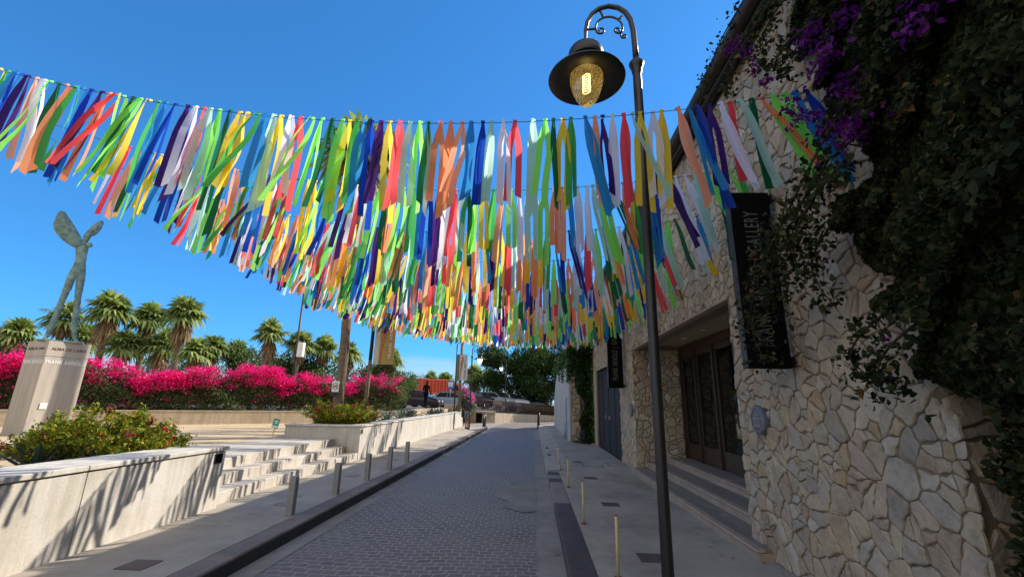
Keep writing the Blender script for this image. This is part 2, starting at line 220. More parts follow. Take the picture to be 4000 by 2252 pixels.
# ------------------------------------------------------------------ object helpers
def tag(o, label=None, cat=None, group=None, kind=None):
    if label: o['label'] = label
    if cat: o['category'] = cat
    if group: o['group'] = group
    if kind: o['kind'] = kind
    return o
def empty(name, loc, label, cat, group=None, rz=0):
    o = D.objects.new(name, None); o.empty_display_size = 0.2; COL.objects.link(o); o.location = loc; o.rotation_euler = (0, 0, rz)
    return tag(o, label, cat, group)
class MB:
    def __init__(s): s.v = []; s.f = []; s.m = []; s.sm = []
    def add(s, vs, fs, mi=0, smooth=False):
        o = len(s.v); s.v += [tuple(v) for v in vs]; s.f += [tuple(i+o for i in f) for f in fs]; s.m += [mi]*len(fs); s.sm += [smooth]*len(fs); return s
    def box(s, x0, x1, y0, y1, z0, z1, mi=0, bev=0.0):
        if bev:
            b = bev; vs = []
            for (z, i) in ((z0, b), (z0+b, 0), (z1-b, 0), (z1, b)):
                for (x, y) in ((x0+i, y0+b), (x0+b, y0+i), (x1-b, y0+i), (x1-i, y0+b), (x1-i, y1-b), (x1-b, y1-i), (x0+b, y1-i), (x0+i, y1-b)): vs.append((x, y, z))
            fs = [tuple(range(7, -1, -1)), tuple(range(24, 32))]
            for k in range(3):
                for i in range(8): j = (i+1) % 8; fs.append((k*8+i, k*8+j, k*8+8+j, k*8+8+i))
            return s.add(vs, fs, mi)
        vs = [(x0, y0, z0), (x1, y0, z0), (x1, y1, z0), (x0, y1, z0), (x0, y0, z1), (x1, y0, z1), (x1, y1, z1), (x0, y1, z1)]
        return s.add(vs, [(3, 2, 1, 0), (4, 5, 6, 7), (0, 1, 5, 4), (1, 2, 6, 5), (2, 3, 7, 6), (3, 0, 4, 7)], mi)
    def prism(s, pts, z0, z1, mi=0):
        n = len(pts); vs = [(x, y, z0) for x, y in pts]+[(x, y, z1) for x, y in pts]
        return s.add(vs, [tuple(range(n-1, -1, -1)), tuple(range(n, 2*n))]+[(i, (i+1) % n, n+(i+1) % n, n+i) for i in range(n)], mi)
    def extr(s, pts, axis, a0, a1, mi=0):
        """polygon in the plane normal to axis, extruded along axis. pts are the two other coords in xyz order."""
        def mk(p, a): l = list(p); l.insert(axis, a); return tuple(l)
        n = len(pts); vs = [mk(p, a0) for p in pts]+[mk(p, a1) for p in pts]
        return s.add(vs, [tuple(range(n-1, -1, -1)), tuple(range(n, 2*n))]+[(i, (i+1) % n, n+(i+1) % n, n+i) for i in range(n)], mi)
    def tube(s, pts, rad, seg=8, mi=0, cap=True, smooth=True):
        pts = [Vector(p) for p in pts]; n = len(pts); rad = rad if isinstance(rad, (list, tuple)) else [rad]*n
        vs = []; t0 = (pts[1]-pts[0]).normalized(); a = Vector((0, 0, 1)) if abs(t0.z) < 0.9 else Vector((1, 0, 0)); u = t0.cross(a).normalized()
        for i, p in enumerate(pts):
            t = (pts[min(i+1, n-1)]-pts[max(i-1, 0)]).normalized(); u = (u-t*u.dot(t)).normalized(); w = t.cross(u)
            for k in range(seg): an = 2*math.pi*k/seg; vs.append(p+(u*math.cos(an)+w*math.sin(an))*rad[i])
        fs = [(i*seg+k, i*seg+(k+1) % seg, (i+1)*seg+(k+1) % seg, (i+1)*seg+k) for i in range(n-1) for k in range(seg)]
        s.add(vs, fs, mi, smooth)
        if cap: o = len(s.v)-len(vs); s.f += [tuple(o+k for k in range(seg-1, -1, -1)), tuple(o+(n-1)*seg+k for k in range(seg))]; s.m += [mi]*2; s.sm += [False]*2
        return s
    def lathe(s, prof, c=(0, 0, 0), seg=20, mi=0, axis=2, smooth=True):
        vs = []; n = len(prof)
        for r, z in prof:
            for k in range(seg):
                an = 2*math.pi*k/seg; p = [r*math.cos(an), r*math.sin(an)]; p.insert(axis, z); vs.append((p[0]+c[0], p[1]+c[1], p[2]+c[2]))
        fs = [(i*seg+k, i*seg+(k+1) % seg, (i+1)*seg+(k+1) % seg, (i+1)*seg+k) for i in range(n-1) for k in range(seg)]
        return s.add(vs, fs, mi, smooth)
    def disc(s, c, r, h, seg=20, mi=0, axis=2):
        return s.lathe([(0.0001, 0), (r, 0), (r, h), (0.0001, h)], c, seg, mi, axis, False)
    def build(s, name, mats, parent=None, label=None, cat=None, group=None, kind=None, loc=None):
        me = D.meshes.new(name); me.from_pydata(s.v, [], s.f)
        for m_ in ([mats] if isinstance(mats, str) else mats): me.materials.append(MATS[m_])
        me.polygons.foreach_set('material_index', s.m); me.polygons.foreach_set('use_smooth', s.sm); me.update()
        return link(name, me, parent, label, cat, group, kind, loc)
def link(name, me, parent=None, label=None, cat=None, group=None, kind=None, loc=None):
    o = D.objects.new(name, me); COL.objects.link(o)
    if parent: o.parent = parent
    if loc: o.location = loc
    return tag(o, label, cat, group, kind)
def npmesh(name, V, F, mats, mi=None):
    """V (n,3), F (m,4) quads"""
    me = D.meshes.new(name); me.vertices.add(len(V)); me.vertices.foreach_set('co', V.astype(np.float32).ravel())
    k = F.shape[1]; me.loops.add(F.size); me.loops.foreach_set('vertex_index', F.astype(np.int32).ravel()); me.polygons.add(len(F))
    me.polygons.foreach_set('loop_start', np.arange(0, F.size, k, dtype=np.int32)); me.polygons.foreach_set('loop_total', np.full(len(F), k, dtype=np.int32))
    for m_ in ([mats] if isinstance(mats, str) else mats): me.materials.append(MATS[m_])
    if mi is not None: me.polygons.foreach_set('material_index', mi.astype(np.int32))
    me.update(calc_edges=True); return me
def leaves(P, size, up_bias=0.3, out=None, aspect=0.62, rng=RNG, var=0.35, six=False):
    """folded diamond leaves at the points P; returns V, F"""
    n = len(P); d = rng.normal(size=(n, 3)); d[:, 2] -= 0.35
    d /= np.linalg.norm(d, axis=1)[:, None]
    nr = rng.normal(size=(n, 3)); nr[:, 2] += up_bias*3
    if out is not None: nr += out*1.2
    nr -= d*np.sum(nr*d, axis=1)[:, None]; nr /= np.linalg.norm(nr, axis=1)[:, None]+1e-9
    w = np.cross(d, nr); L = size*(1+var*rng.normal(size=n))[:, None]; L = np.clip(L, size*0.4, size*1.8)
    a = P-d*L*0.5; t = P+d*L*0.5+nr*L*-0.08; mid = P-d*L*0.08+nr*L*0.0; h = L*aspect*0.5
    l = mid+w*h+nr*L*0.12; r = mid-w*h+nr*L*0.12
    if six:
        l1 = P-d*L*0.20+w*h+nr*L*0.12; r1 = P-d*L*0.20-w*h+nr*L*0.12; l2_ = P+d*L*0.20+w*h*0.62+nr*L*0.06; r2_ = P+d*L*0.20-w*h*0.62+nr*L*0.06
        V = np.stack([a, r1, r2_, t, l2_, l1], 1).reshape(-1, 3); b6 = np.arange(n)[:, None]*6
        return V, np.concatenate([b6+np.array([[0, 1, 2, 3]]), b6+np.array([[0, 3, 4, 5]])])
    V = np.stack([a, r, t, l], 1).reshape(-1, 3); F = np.arange(4*n).reshape(n, 4); return V, F
def leafobj(name, P, size, mat, parent=None, **kw):
    V, F = leaves(P, size, **kw); return link(name, npmesh(name, V, F, mat), parent)
def text_mesh(name, txt, size, mat, parent, mat4, ext=0.004, cx=1.0, align='CENTER', spacing=1.0, bold=0.0):
    cu = D.curves.new(name, 'FONT'); cu.body = txt; cu.size = size; cu.extrude = ext; cu.align_x = align; cu.align_y = 'CENTER'; cu.space_character = spacing; cu.resolution_u = 3; cu.offset = bold
    to = D.objects.new(name, cu); COL.objects.link(to); bpy.context.view_layer.update()
    me = D.meshes.new_from_object(to.evaluated_get(bpy.context.evaluated_depsgraph_get())); D.objects.remove(to)
    me.transform(mat4 @ Matrix.Diagonal((cx, 1, 1, 1))); me.materials.clear(); me.materials.append(MATS[mat]); return link(name, me, parent)
def copytree(o, parent=None):
    c = o.copy(); COL.objects.link(c)
    if parent: c.parent = parent; c.matrix_parent_inverse = o.matrix_parent_inverse
    for ch in list(o.children): copytree(ch, c)
    return c
def basis(ox, oy, oz, ex, ey):
    """matrix whose local x,y lie along ex, ey at origin"""
    ex = Vector(ex).normalized(); ey = Vector(ey).normalized(); ez = ex.cross(ey)
    return Matrix(((ex.x, ey.x, ez.x, ox), (ex.y, ey.y, ez.y, oy), (ex.z, ey.z, ez.z, oz), (0, 0, 0, 1)))

# ------------------------------------------------------------------ ground, road, pavements
def sheet(name, pts, z, mat, label=None):
    mb = MB(); mb.add([(x, y, z) for x, y in pts], [tuple(range(len(pts)))]); o = mb.build(name, mat, kind='structure')
    return o
sheet('ground', [(-900, -900), (900, -900), (900, 900), (-900, 900)], -0.03, 'ground')
def strip(name, pts, w0, w1, z, mat):
    """pts centre line, returns sheet between offsets"""
    l = []; r = []
    for i, p in enumerate(pts):
        a = Vector(pts[max(i-1, 0)]); b_ = Vector(pts[min(i+1, len(pts)-1)]); t_ = (b_-a).normalized(); nn = Vector((t_.y, -t_.x)); l.append(Vector(p)+nn*w0); r.append(Vector(p)+nn*w1)
    mb = MB(); n = len(pts); mb.add([(q.x, q.y, z) for q in l]+[(q.x, q.y, z) for q in r], [(i, n+i, n+i+1, i+1) for i in range(n-1)]); return mb.build(name, mat, kind='structure')
road_line = [(-1.22, -8), (-1.22, 28), (-1.1, 32), (-0.6, 36), (0.6, 40), (3.0, 44), (7, 48), (14, 52), (30, 58)]
strip('road', road_line, -1.6, 1.6, 0.0, 'pavers')
strip('gutter', road_line[:2], -1.6, -1.34, 0.004, 'gutter'); strip('gutter', road_line[:2], 1.28, 1.6, 0.004, 'gutter')
sheet('forecourt', [(-9, 28.5), (-2.8, 28.2), (4, 30.5), (16, 40), (20, 60), (-6, 44)], -0.012, 'gutter')
# worn concrete patch in the pavers
pp = [(-0.46, 9.92), (-0.1, 9.95), (0.05, 9.86), (0.075, 9.0), (0.085, 8.1), (0.06, 7.3), (-0.14, 7.2), (-0.33, 7.42), (-0.42, 7.55), (-0.40, 8.0), (-0.62, 8.25), (-0.70, 8.6), (-0.60, 8.9), (-0.50, 9.1), (-0.42, 9.4)]
sheet('road_patch', pp, 0.008, 'patch')
mb = MB(); jy = [-6, -3.6, -1.2, 1.2, 3.55, 5.3, 7.7, 10.1, 12.5, 14.9, 17.3, 19.7, 22.1, 24.5, 28.2]
for a, b_ in zip(jy[:-1], jy[1:]): mb.box(-4.42, -3.05, a+0.004, b_-0.004, -0.02, 0.14)
mb.box(-4.40, -3.06, -5.9, 28.1, -0.02, 0.128); o = mb.build('pavement', 'concrete', kind='structure')
mb = MB()
for i in range(36):
    y0 = -6+i*0.95; mb.box(-3.048, -2.80, y0+0.004, y0+0.946, -0.02, 0.142, 0, 0.012); 
mb.build('kerb', 'kerb', kind='structure')
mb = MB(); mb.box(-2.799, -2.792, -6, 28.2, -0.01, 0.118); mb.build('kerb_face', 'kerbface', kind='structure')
# right pavement, its kerb and the dropped stretch in front of the garage
mb = MB()
jy = [-6, -2.4, -0.6, 1.6, 3.7, 6.18, 8.55, 10.88]
for a, b_ in zip(jy[:-1], jy[1:]): mb.add([(0.60, a+.004, 0.12), (2.46, a+.004, 0.12), (2.46, b_-.004, 0.12), (0.60, b_-.004, 0.12)], [(0, 1, 2, 3)])
mb.add([(0.605, -6, 0.108), (2.46, -6, 0.108), (2.46, 10.9, 0.108), (0.605, 10.9, 0.108)], [(0, 1, 2, 3)])
jy = [10.88, 13.6, 16.4, 19.2, 22.4, 26, 34]
for a, b_ in zip(jy[:-1], jy[1:]): mb.add([(0.95 if a > 11 else 0.66, a+.004, 0.12), (2.46, a+.004, 0.12), (2.46, b_-.004, 0.12), (0.95, b_-.004, 0.12)], [(0, 1, 2, 3)])
mb.add([(0.62, 10.9, 0.12), (0.95, 11.6, 0.12), (0.95, 34, 0.12), (0.36, 34, 0.012), (0.34, 11.3, 0.012), (0.34, 10.98, 0.02)], [(0, 1, 2, 3, 4, 5)])
mb.box(0.60, 0.605, -6, 10.9, -0.02, 0.119)
mb.build('pavement', 'concrete', kind='structure')
mb = MB(); segs = [(-6, 4.2, 0), (4.2, 4.95, 0), (4.95, 5.55, 0), (5.55, 6.2, 0), (6.2, 7.4, 0), (7.4, 9.25, 1), (9.25, 9.68, 0), (9.68, 10.12, 1), (10.12, 10.55, 0), (10.55, 10.95, 1)]
for a, b_, mi in segs: mb.box(0.345, 0.598, a+0.004, b_-0.004, -0.02, 0.122, mi, 0.01)
mb.build('kerb', ['kerb_purple', 'kerb_grey'], kind='structure')
mb = MB()
for (x, y, s_) in ((0.50, 14.4, .3), (0.50, 16.6, .28), (0.52, 15.6, .0)):
    if s_: mb.box(x-0.02, x+s_, y, y+0.45, 0.0, 0.056+0.01*s_)
mb.build('kerb_block', 'kerb_purple', kind='structure')
# raised sandy terrace on the left
sheet('sand_terrace', [(-80, -10), (-4.55, -10), (-4.55, 6.25), (-5.04, 6.3), (-5.04, 11.46), (-5.5, 11.6), (-5.5, 28.0), (-6, 32), (-80, 60)], 0.62, 'sand')
mb = MB(); mb.add([(-5.0, 30, 0.95), (-5.2, 37.2, 0.95), (-3.1, 38.4, 0.78), (1.7, 47.5, 0.55), (6, 56, 0.5), (40, 90, 0.5), (-80, 120, 1.0), (-80, 24, 1.0), (-14, 24, 0.95)], [tuple(range(9))]); mb.build('car_park', 'asphalt', kind='structure')

# ------------------------------------------------------------------ left planter walls and stairs
def wall_with_cap(name, x0, x1, y0, y1, z0, ztop, label, joints, end_face=None):
    t_ = empty(name, (0, 0, 0), label, 'planter wall')
    mb = MB(); ys = [y0]+joints+[y1]
    for a, b_ in zip(ys[:-1], ys[1:]): mb.box(x0, x1, a+0.006, b_-0.006, z0, ztop-0.062)
    mb.box(x0+0.02, x1-0.02, y0+0.02, y1-0.02, z0, ztop-0.05)
    mb.build('wall_face', 'limestone', t_)
    return t_
w1 = wall_with_cap('planter_wall', -4.62, -4.29, -4, 6.28, 0.10, 0.93, 'near planter wall of pale limestone, ending beside the stairs', [-2.0, 1.2, 4.32])
mb = MB()
for a, b_ in ((-4, -1.5), (-1.5, 1.5), (1.5, 4.3), (4.3, 6.31)): mb.box(-4.86, -4.265, a+0.003, b_-0.003, 0.882, 0.932, 0, 0.006)
mb.build('coping', 'limestone_cap', w1)
mb = MB(); mb.box(-4.295, -4.284, 6.06, 6.22, 0.72, 0.85); mb.box(-4.286, -4.280, 6.075, 6.205, 0.735, 0.835, 1); mb.build('recessed_light', ['darkgrey', 'signblack'], w1)
w2 = empty('planter_wall', (0, 0, 0), 'long far planter wall of pale limestone with agaves, beyond the stairs', 'planter wall')
mb = MB(); ys = [11.46, 14.1, 16.8, 19.5, 22.2, 24.9, 28.35]
for i, (a, b_) in enumerate(zip(ys[:-1], ys[1:])): mb.box(-4.72, -4.39, a+(0 if i == 0 else 0.005), b_-0.005, 0.10, 0.925-0.0+0.012*i)
mb.box(-6.38, -4.73, 11.47, 11.78, 0.10, 0.922); mb.box(-6.38, -6.1, 11.79, 28, 0.10, 0.92)
mb.build('wall_face', 'limestone', w2)
mb = MB()
for i, (a, b_) in enumerate(zip(ys[:-1], ys[1:])): mb.box(-4.80, -4.36, a-(0.03 if i == 0 else -0.003), b_-0.003, 0.927+0.012*i, 0.962+0.012*i, 0, 0.006)
mb.box(-6.40, -4.803, 11.43, 11.85, 0.924, 0.960, 0, 0.006)
mb.build('coping', 'limestone_cap', w2)
mb = MB(); mb.box(-4.389, -4.384, 11.50, 11.62, 0.76, 0.86); mb.build('recessed_light', 'darkgrey', w2)
sheet('planter_soil', [(-6.1, 11.78), (-4.72, 11.78), (-4.72, 28.2), (-6.1, 28.0)], 0.86, 'sand')
st = empty('stairs', (0, 0, 0), 'three wide pale stone steps between the two planter walls', 'stairs')
for i, (xf, zt) in enumerate(((-4.40, 0.30), (-4.72, 0.46), (-5.04, 0.625))):
    mb = MB(); ye = 11.455
    ys = [6.285, 7.9, 9.6, ye]
    for a, b_ in zip(ys[:-1], ys[1:]): mb.box(-6.6 if i == 2 else xf-0.6, xf, a+0.002, b_-0.002, 0.1, zt, 0, 0.008)
    mb.build('step', 'stepstone', st)

# square grates / plates let into the pavements
mb = MB(); grp = 'square plates in the left pavement'
for k, (x, y) in enumerate(((-3.61, 4.08), (-3.66, 6.5), (-3.68, 8.98), (-3.68, 11.5))):
    m_ = MB(); m_.box(x, x+0.25, y, y+0.24, 0.139, 0.146); m_.build('pavement_plate', 'kerb_grey' if k else 'plate', label=['dark square plate in the left pavement nearest the camera', 'dull square plate in the left pavement beside the first grey bollard', 'dull square plate in the left pavement between bollards, mid way', 'farthest dull square plate in the left pavement'][k], cat='cover plate', group=grp)
for k, y in enumerate((4.86, 7.27, 9.74, 12.3)):
    m_ = MB(); m_.box(1.08, 1.34, y, y+0.26, 0.119, 0.126, 0); m_.build('pavement_plate', 'plate', label=['dark red square plate beside the black lamp post on the right pavement', 'dark red square plate in the right pavement, second from the camera', 'dark red square plate in the right pavement, third from the camera', 'farthest dark red square plate in the right pavement'][k], cat='cover plate', group='square plates in the right pavement')
for k, (x, y, w, h) in enumerate(((1.28, 11.6, 0.5, 0.55), (1.95, 11.8, 0.42, 0.55))):
    m_ = MB(); m_.box(x, x+w, y, y+h, 0.119, 0.123, 1); m_.box(x+0.02, x+w-0.02, y+0.03, y+h-0.03, 0.119, 0.1255, 0); m_.build('manhole_cover', ['concrete', 'kerbface'], label=['square concrete manhole cover near the black garage door, kerb side', 'square concrete manhole cover close to the black garage door'][k], cat='manhole cover')
for k, (x, y) in enumerate(((1.72, 9.55), (1.80, 10.3))):
    m_ = MB(); m_.disc((x, y, 0.119), 0.075, 0.006, 18); m_.build('valve_cover', 'kerb_grey', label=['small round cover in the pavement, nearer of two by the steps', 'small round cover in the pavement, farther of two by the steps'][k], cat='valve cover')

# ------------------------------------------------------------------ bollards and posts
boll_l = ['grey square steel bollard nearest the camera on the left pavement', 'second grey square steel bollard from the camera', 'third grey square steel bollard, middle of the row of five', 'fourth grey square steel bollard from the camera', 'farthest grey square steel bollard of the row of five']
def mk_bollard():
    t_ = empty('bollard', (0, 0, 0), '', 'bollard', 'grey steel bollards along the left kerb')
    mb = MB(); mb.box(-0.045, 0.045, -0.045, 0.045, 0, 0.462, 0, 0.006); mb.build('post', 'greymetal', t_)
    mb = MB(); mb.box(-0.041, 0.041, -0.041, 0.041, 0.463, 0.470, 0, 0.002); mb.build('cap', 'greymetal', t_); return t_
b0 = mk_bollard()
for i, y in enumerate((6.02, 7.36, 8.70, 10.03, 11.38)):
    o = b0 if i == 0 else copytree(b0); o.location = (-3.12, y, 0.14); o['label'] = boll_l[i]
def round_post(loc, h, r, tilt, label, group, mats, name='post_marker', cat='post'):
    t_ = empty(name, loc, label, cat, group); t_.rotation_euler = tilt
    mb = MB(); mb.tube([(0, 0, 0), (0, 0, h*0.5), (0, 0, h)], r, 10); mb.build('shaft', mats[0], t_)
    mb = MB(); mb.tube([(0, 0, h-0.002), (0, 0, h+0.012)], r*0.98, 10); mb.build('cap', mats[1], t_)
    mb = MB(); mb.disc((0, 0, 0), r*2.6, 0.012, 12); mb.build('foot_plate', mats[1], t_); return t_
for i, (x, y, h, tl) in enumerate(((0.77, 4.42, 0.50, (0, 0, 0)), (0.67, 6.22, 0.50, (0, R(-1), 0)), (0.67, 8.72, 0.49, (0, R(-1), 0)), (0.66, 10.88, 0.50, (R(2), R(-9), 0)))):
    round_post((x, y, 0.12), h, 0.013, tl, ['thin yellow post nearest the camera beside the dark kerb', 'second thin yellow post from the camera', 'third thin yellow post, standing straight past the second plate', 'farthest thin yellow post, bent and leaning to the left'][i], 'thin yellow posts along the right kerb', ('yellowpost', 'rust'), 'yellow_post')
for i, (x, y, h) in enumerate(((-3.08, 28.3, 0.85), (-3.25, 30.9, 0.85), (0.35, 30.3, 0.95), (0.47, 33.9, 0.95))):
    round_post((x, y, 0.0), h, 0.055, (0, 0, 0), ['dark round bollard at the far end of the left kerb', 'dark round bollard behind the one at the far left kerb end', 'dark round bollard at the far end of the right pavement', 'dark round bollard behind the one at the far right pavement end'][i], 'dark round bollards at the street end', ('blackmetal', 'blackmetal'), 'round_bollard', 'bollard')

# ------------------------------------------------------------------ stone cladding generator
def clip(poly, px, py, nx, ny):
    out_ = []; n = len(poly)
    for i in range(n):
        a = poly[i]; b_ = poly[(i+1) % n]; da = (a[0]-px)*nx+(a[1]-py)*ny; db = (b_[0]-px)*nx+(b_[1]-py)*ny
        if da <= 0: out_.append(a)
        if (da < 0 < db) or (db < 0 < da): t_ = da/(da-db); out_.append((a[0]+(b_[0]-a[0])*t_, a[1]+(b_[1]-a[1])*t_))
    return out_
def stones(u0, u1, v0, v1, holes, mapf, su=0.27, sv=0.27, seed=1, inset=0.011, h=0.045, ang=0.35, detail=True):
    """irregular stones filling a rectangle in (u, v) outside the holes; mapf(u, v, w) -> xyz"""
    rg = random.Random(seed); sites = []; nu = int((u1-u0)/su)+3; nv = int((v1-v0)/sv)+3
    for i in range(-1, nu):
        for j in range(-1, nv):
            if rg.random() < 0.22: continue
            sites.append((u0+(i+0.5+rg.uniform(-0.62, 0.62)+0.5*(j % 2))*su, v0+(j+0.5+rg.uniform(-0.6, 0.6))*sv))
            for _q in range(rg.choice((0, 0, 0, 0, 1, 1, 2))): sites.append((sites[-1][0]+rg.uniform(-.5, .5)*su, sites[-1][1]+rg.uniform(-.55, .55)*sv))
    A = np.array(sites); mb = MB()
    for (cx, cy) in sites:
        if not (u0-0.02 < cx < u1+0.02 and v0-0.02 < cy < v1+0.02): continue
        if any(a < cx < b_ and c < cy < d for a, b_, c, d in holes): continue
        d2 = (A[:, 0]-cx)**2+((A[:, 1]-cy))**2; idx = np.argsort(d2)[1:18]
        poly = [(cx-0.6, cy-0.6), (cx+0.6, cy-0.6), (cx+0.6, cy+0.6), (cx-0.6, cy+0.6)]
        for k in idx:
            qx, qy = A[k]; dx, dy = qx-cx, qy-cy; L = math.hypot(dx, dy)
            if L < 1e-4: continue
            poly = clip(poly, (cx+qx)/2-dx/L*inset, (cy+qy)/2-dy/L*inset, dx/L, dy/L)
            if len(poly) < 3: break
        if len(poly) < 3: continue
        for (px, py, nx, ny) in ((u0, 0, -1, 0), (u1, 0, 1, 0), (0, v0, 0, -1), (0, v1, 0, 1)): 
            poly = clip(poly, px, py, nx, ny)
            if len(poly) < 3: break
        if len(poly) < 3: continue
        for a, b_, c, d in holes:
            if max(p[0] for p in poly) > a and min(p[0] for p in poly) < b_ and max(p[1] for p in poly) > c and min(p[1] for p in poly) < d:
                opts = [(a-cx, (a, 0, 1, 0)), (cx-b_, (b_, 0, -1, 0)), (c-cy, (0, c, 0, 1)), (cy-d, (0, d, 0, -1))]
                poly = clip(poly, *max(opts)[1])
                if len(poly) < 3: break
        if len(poly) < 3: continue
        area = 0.5*abs(sum(poly[i][0]*poly[(i+1) % len(poly)][1]-poly[(i+1) % len(poly)][0]*poly[i][1] for i in range(len(poly))))
        if area < 0.0012: continue
        mx_ = sum(p[0] for p in poly)/len(poly); my_ = sum(p[1] for p in poly)/len(poly)
        pts = []; n = len(poly)
        for i in range(n):
            a = poly[i]; b_ = poly[(i+1) % n]; L = math.hypot(b_[0]-a[0], b_[1]-a[1])
            if L < 0.012: continue
            k = max(1, int(L/0.04)) if detail else 1
            c0, c1 = (0.09, 0.91) if L > 0.05 else (0.3, 0.7)
            for q in range(k+1):
                t_ = c0+(c1-c0)*q/k; jit = rg.uniform(-0.016, 0.006) if 0 < q < k else 0
                ox = (a[0]+(b_[0]-a[0])*t_); oy = (a[1]+(b_[1]-a[1])*t_); dl = math.hypot(ox-mx_, oy-my_)+1e-6
                pts.append((ox+(ox-mx_)/dl*jit, oy+(oy-my_)/dl*jit))
        n = len(pts)
        if n < 3: continue
        hh = h*rg.uniform(0.55, 1.25); tx, ty = rg.uniform(-.07, .07), rg.uniform(-.07, .07); sc = max(0.55, 1-0.022/max(0.03, math.sqrt(area)))
        vs = []
        for s_, w in ((1.0, 0.0), (1.0, 0.62), (sc, 1.0)):
            for (x, y) in pts:
                xx = mx_+(x-mx_)*s_; yy = my_+(y-my_)*s_; ww = hh*w+((xx-mx_)*tx+(yy-my_)*ty)*(1 if w > 0 else 0); vs.append(mapf(xx, yy, max(0, ww)))
        vs.append(mapf(mx_, my_, hh*rg.uniform(0.95, 1.2)))
        fs = [(k*n+i, k*n+(i+1) % n, (k+1)*n+(i+1) % n, (k+1)*n+i) for k in range(2) for i in range(n)]+[(2*n+i, 2*n+(i+1) % n, 3*n) for i in range(n)]
        mb.add(vs, fs, 0, False)
    return mb

# ------------------------------------------------------------------ gallery building on the right
OPY0, OPY1, OPZ = 5.47, 10.90, 2.95
GY0, GY1, GZ = 12.72, 17.25, 2.88
bd = empty('gallery_building', (0, 0, 0), 'long stone clad gallery building with dark double doors along the right pavement', 'building')
mb = MB(); X0 = 2.45
mb.box(X0, 2.80, 2.76, OPY0, 0.0, 5.62); mb.box(X0, 2.80, OPY0, OPY1, OPZ, 5.62); mb.box(X0, 3.6, OPY1, GY0, 0, 5.62); mb.box(X0, 2.8, GY0, GY1, GZ, 5.62); mb.box(X0, 2.8, GY1, 18.05, 0, 5.62)
mb.box(2.8, 3.60, 2.76, OPY0, 0, 5.62); mb.box(3.6, 9.5, 2.76, 2.95, 0, 5.62)
mb.box(X0, 2.8, -4.0, 2.757, 2.15, 5.62); mb.box(X0, 2.8, -4.0, 1.80, 0, 2.148)
mb.box(2.81, 5.2, 0.0, 2.75, 2.15, 2.35); mb.box(4.0, 4.2, 1.8, 2.75, 0.1, 2.14); mb.box(2.81, 4.0, 1.6, 1.79, 0, 2.14)
mb.box(9.3, 9.5, -4, 18.0, 0, 5.62); mb.box(2.81, 9.29, 17.8, 18.05, 0, 5.62); mb.box(2.81, 9.29, -4, -3.8, 0, 5.62)
mb.box(2.81, 9.29, -3.79, 17.79, 5.4, 5.60); mb.box(0.1, 2.449, -4.0, 0.55, 2.75, 2.95)  # last box: unseen canopy behind the camera, added to darken the near wall
mb.build('wall', 'mortar', bd)
fx = lambda u, v, w: (X0-w, u, v)
mb = stones(2.715, 18.05, 0.12, 5.55, [(OPY0, OPY1, -1, OPZ), (GY0, GY1, -1, GZ)], fx, 0.125, 0.185, 3, 0.0045, 0.022)
mb2 = stones(-2.0, 2.755, 2.16, 5.55, [], fx, 0.3, 0.3, 9, 0.008, 0.03); o_ = len(mb.v); mb.v += mb2.v; mb.f += [tuple(i+o_ for i in f) for f in mb2.f]; mb.m += mb2.m; mb.sm += mb2.sm
for args in ((2.46, 3.55, 0.12, 2.94, [], lambda u, v, w: (u, OPY1-w, v), 0.19, 0.17, 4, 0.006, 0.026), (2.41, 3.95, 0.02, 2.14, [], lambda u, v, w: (u, 2.76-w, v), 0.22, 0.25, 5, 0.005, 0.022)):
    mb2 = stones(*args); o_ = len(mb.v); mb.v += mb2.v; mb.f += [tuple(i+o_ for i in f) for f in mb2.f]; mb.m += mb2.m; mb.sm += mb2.sm
mb.build('stone_cladding', 'stones', bd)
# roof edge: fascia plus a round gutter
mb = MB(); mb.box(2.30, 9.7, -4.2, 18.15, 5.63, 5.75); mb.box(2.27, 2.32, -4.2, 18.15, 5.56, 5.78, 0, 0.01); mb.build('roof', 'darkgrey', bd)
mb = MB(); mb.tube([(2.22, -4.2, 5.66), (2.22, 18.15, 5.66)], 0.085, 12); mb.tube([(2.36, -4.2, 5.59), (2.36, 18.15, 5.59)], 0.03, 8); mb.build('gutter_pipe', 'darkbrownmetal', bd)
# recess: soffit, lintel edge, downlights, interior
mb = MB(); mb.box(2.52, 3.62, OPY0, OPY1, 3.03, 3.10); mb.build('soffit', 'plaster_soffit', bd)
mb = MB(); mb.box(2.43, 2.56, OPY0-0.02, OPY1+0.03, 2.925, 2.962, 0, 0.006); mb.build('lintel', 'stepnose', bd)
for y in (6.2, 7.3, 8.4, 9.5):
    for x in (2.85, 3.25):
        m_ = MB(); m_.lathe([(0.035, 3.0285), (0.045, 3.018), (0.062, 3.018), (0.064, 3.029)], (x, y, 0), 16); m_.disc((x, y, 3.022), 0.036, 0.004, 14, 1); m_.build('downlight', ['whitepaint', 'clothgrey'], bd)
mb = MB(); mb.box(3.7, 7.5, 4.6, 11.6, 0.4, 0.44); mb.box(7.5, 7.6, 4.6, 11.6, 0.4, 3.2); mb.box(3.75, 7.5, 11.6, 11.7, 0.4, 3.2); mb.box(3.75, 7.5, 4.5, 4.6, 0.4, 3.2); mb.box(3.7, 7.5, 4.6, 11.6, 3.1, 3.2); mb.build('interior', 'interior', bd)
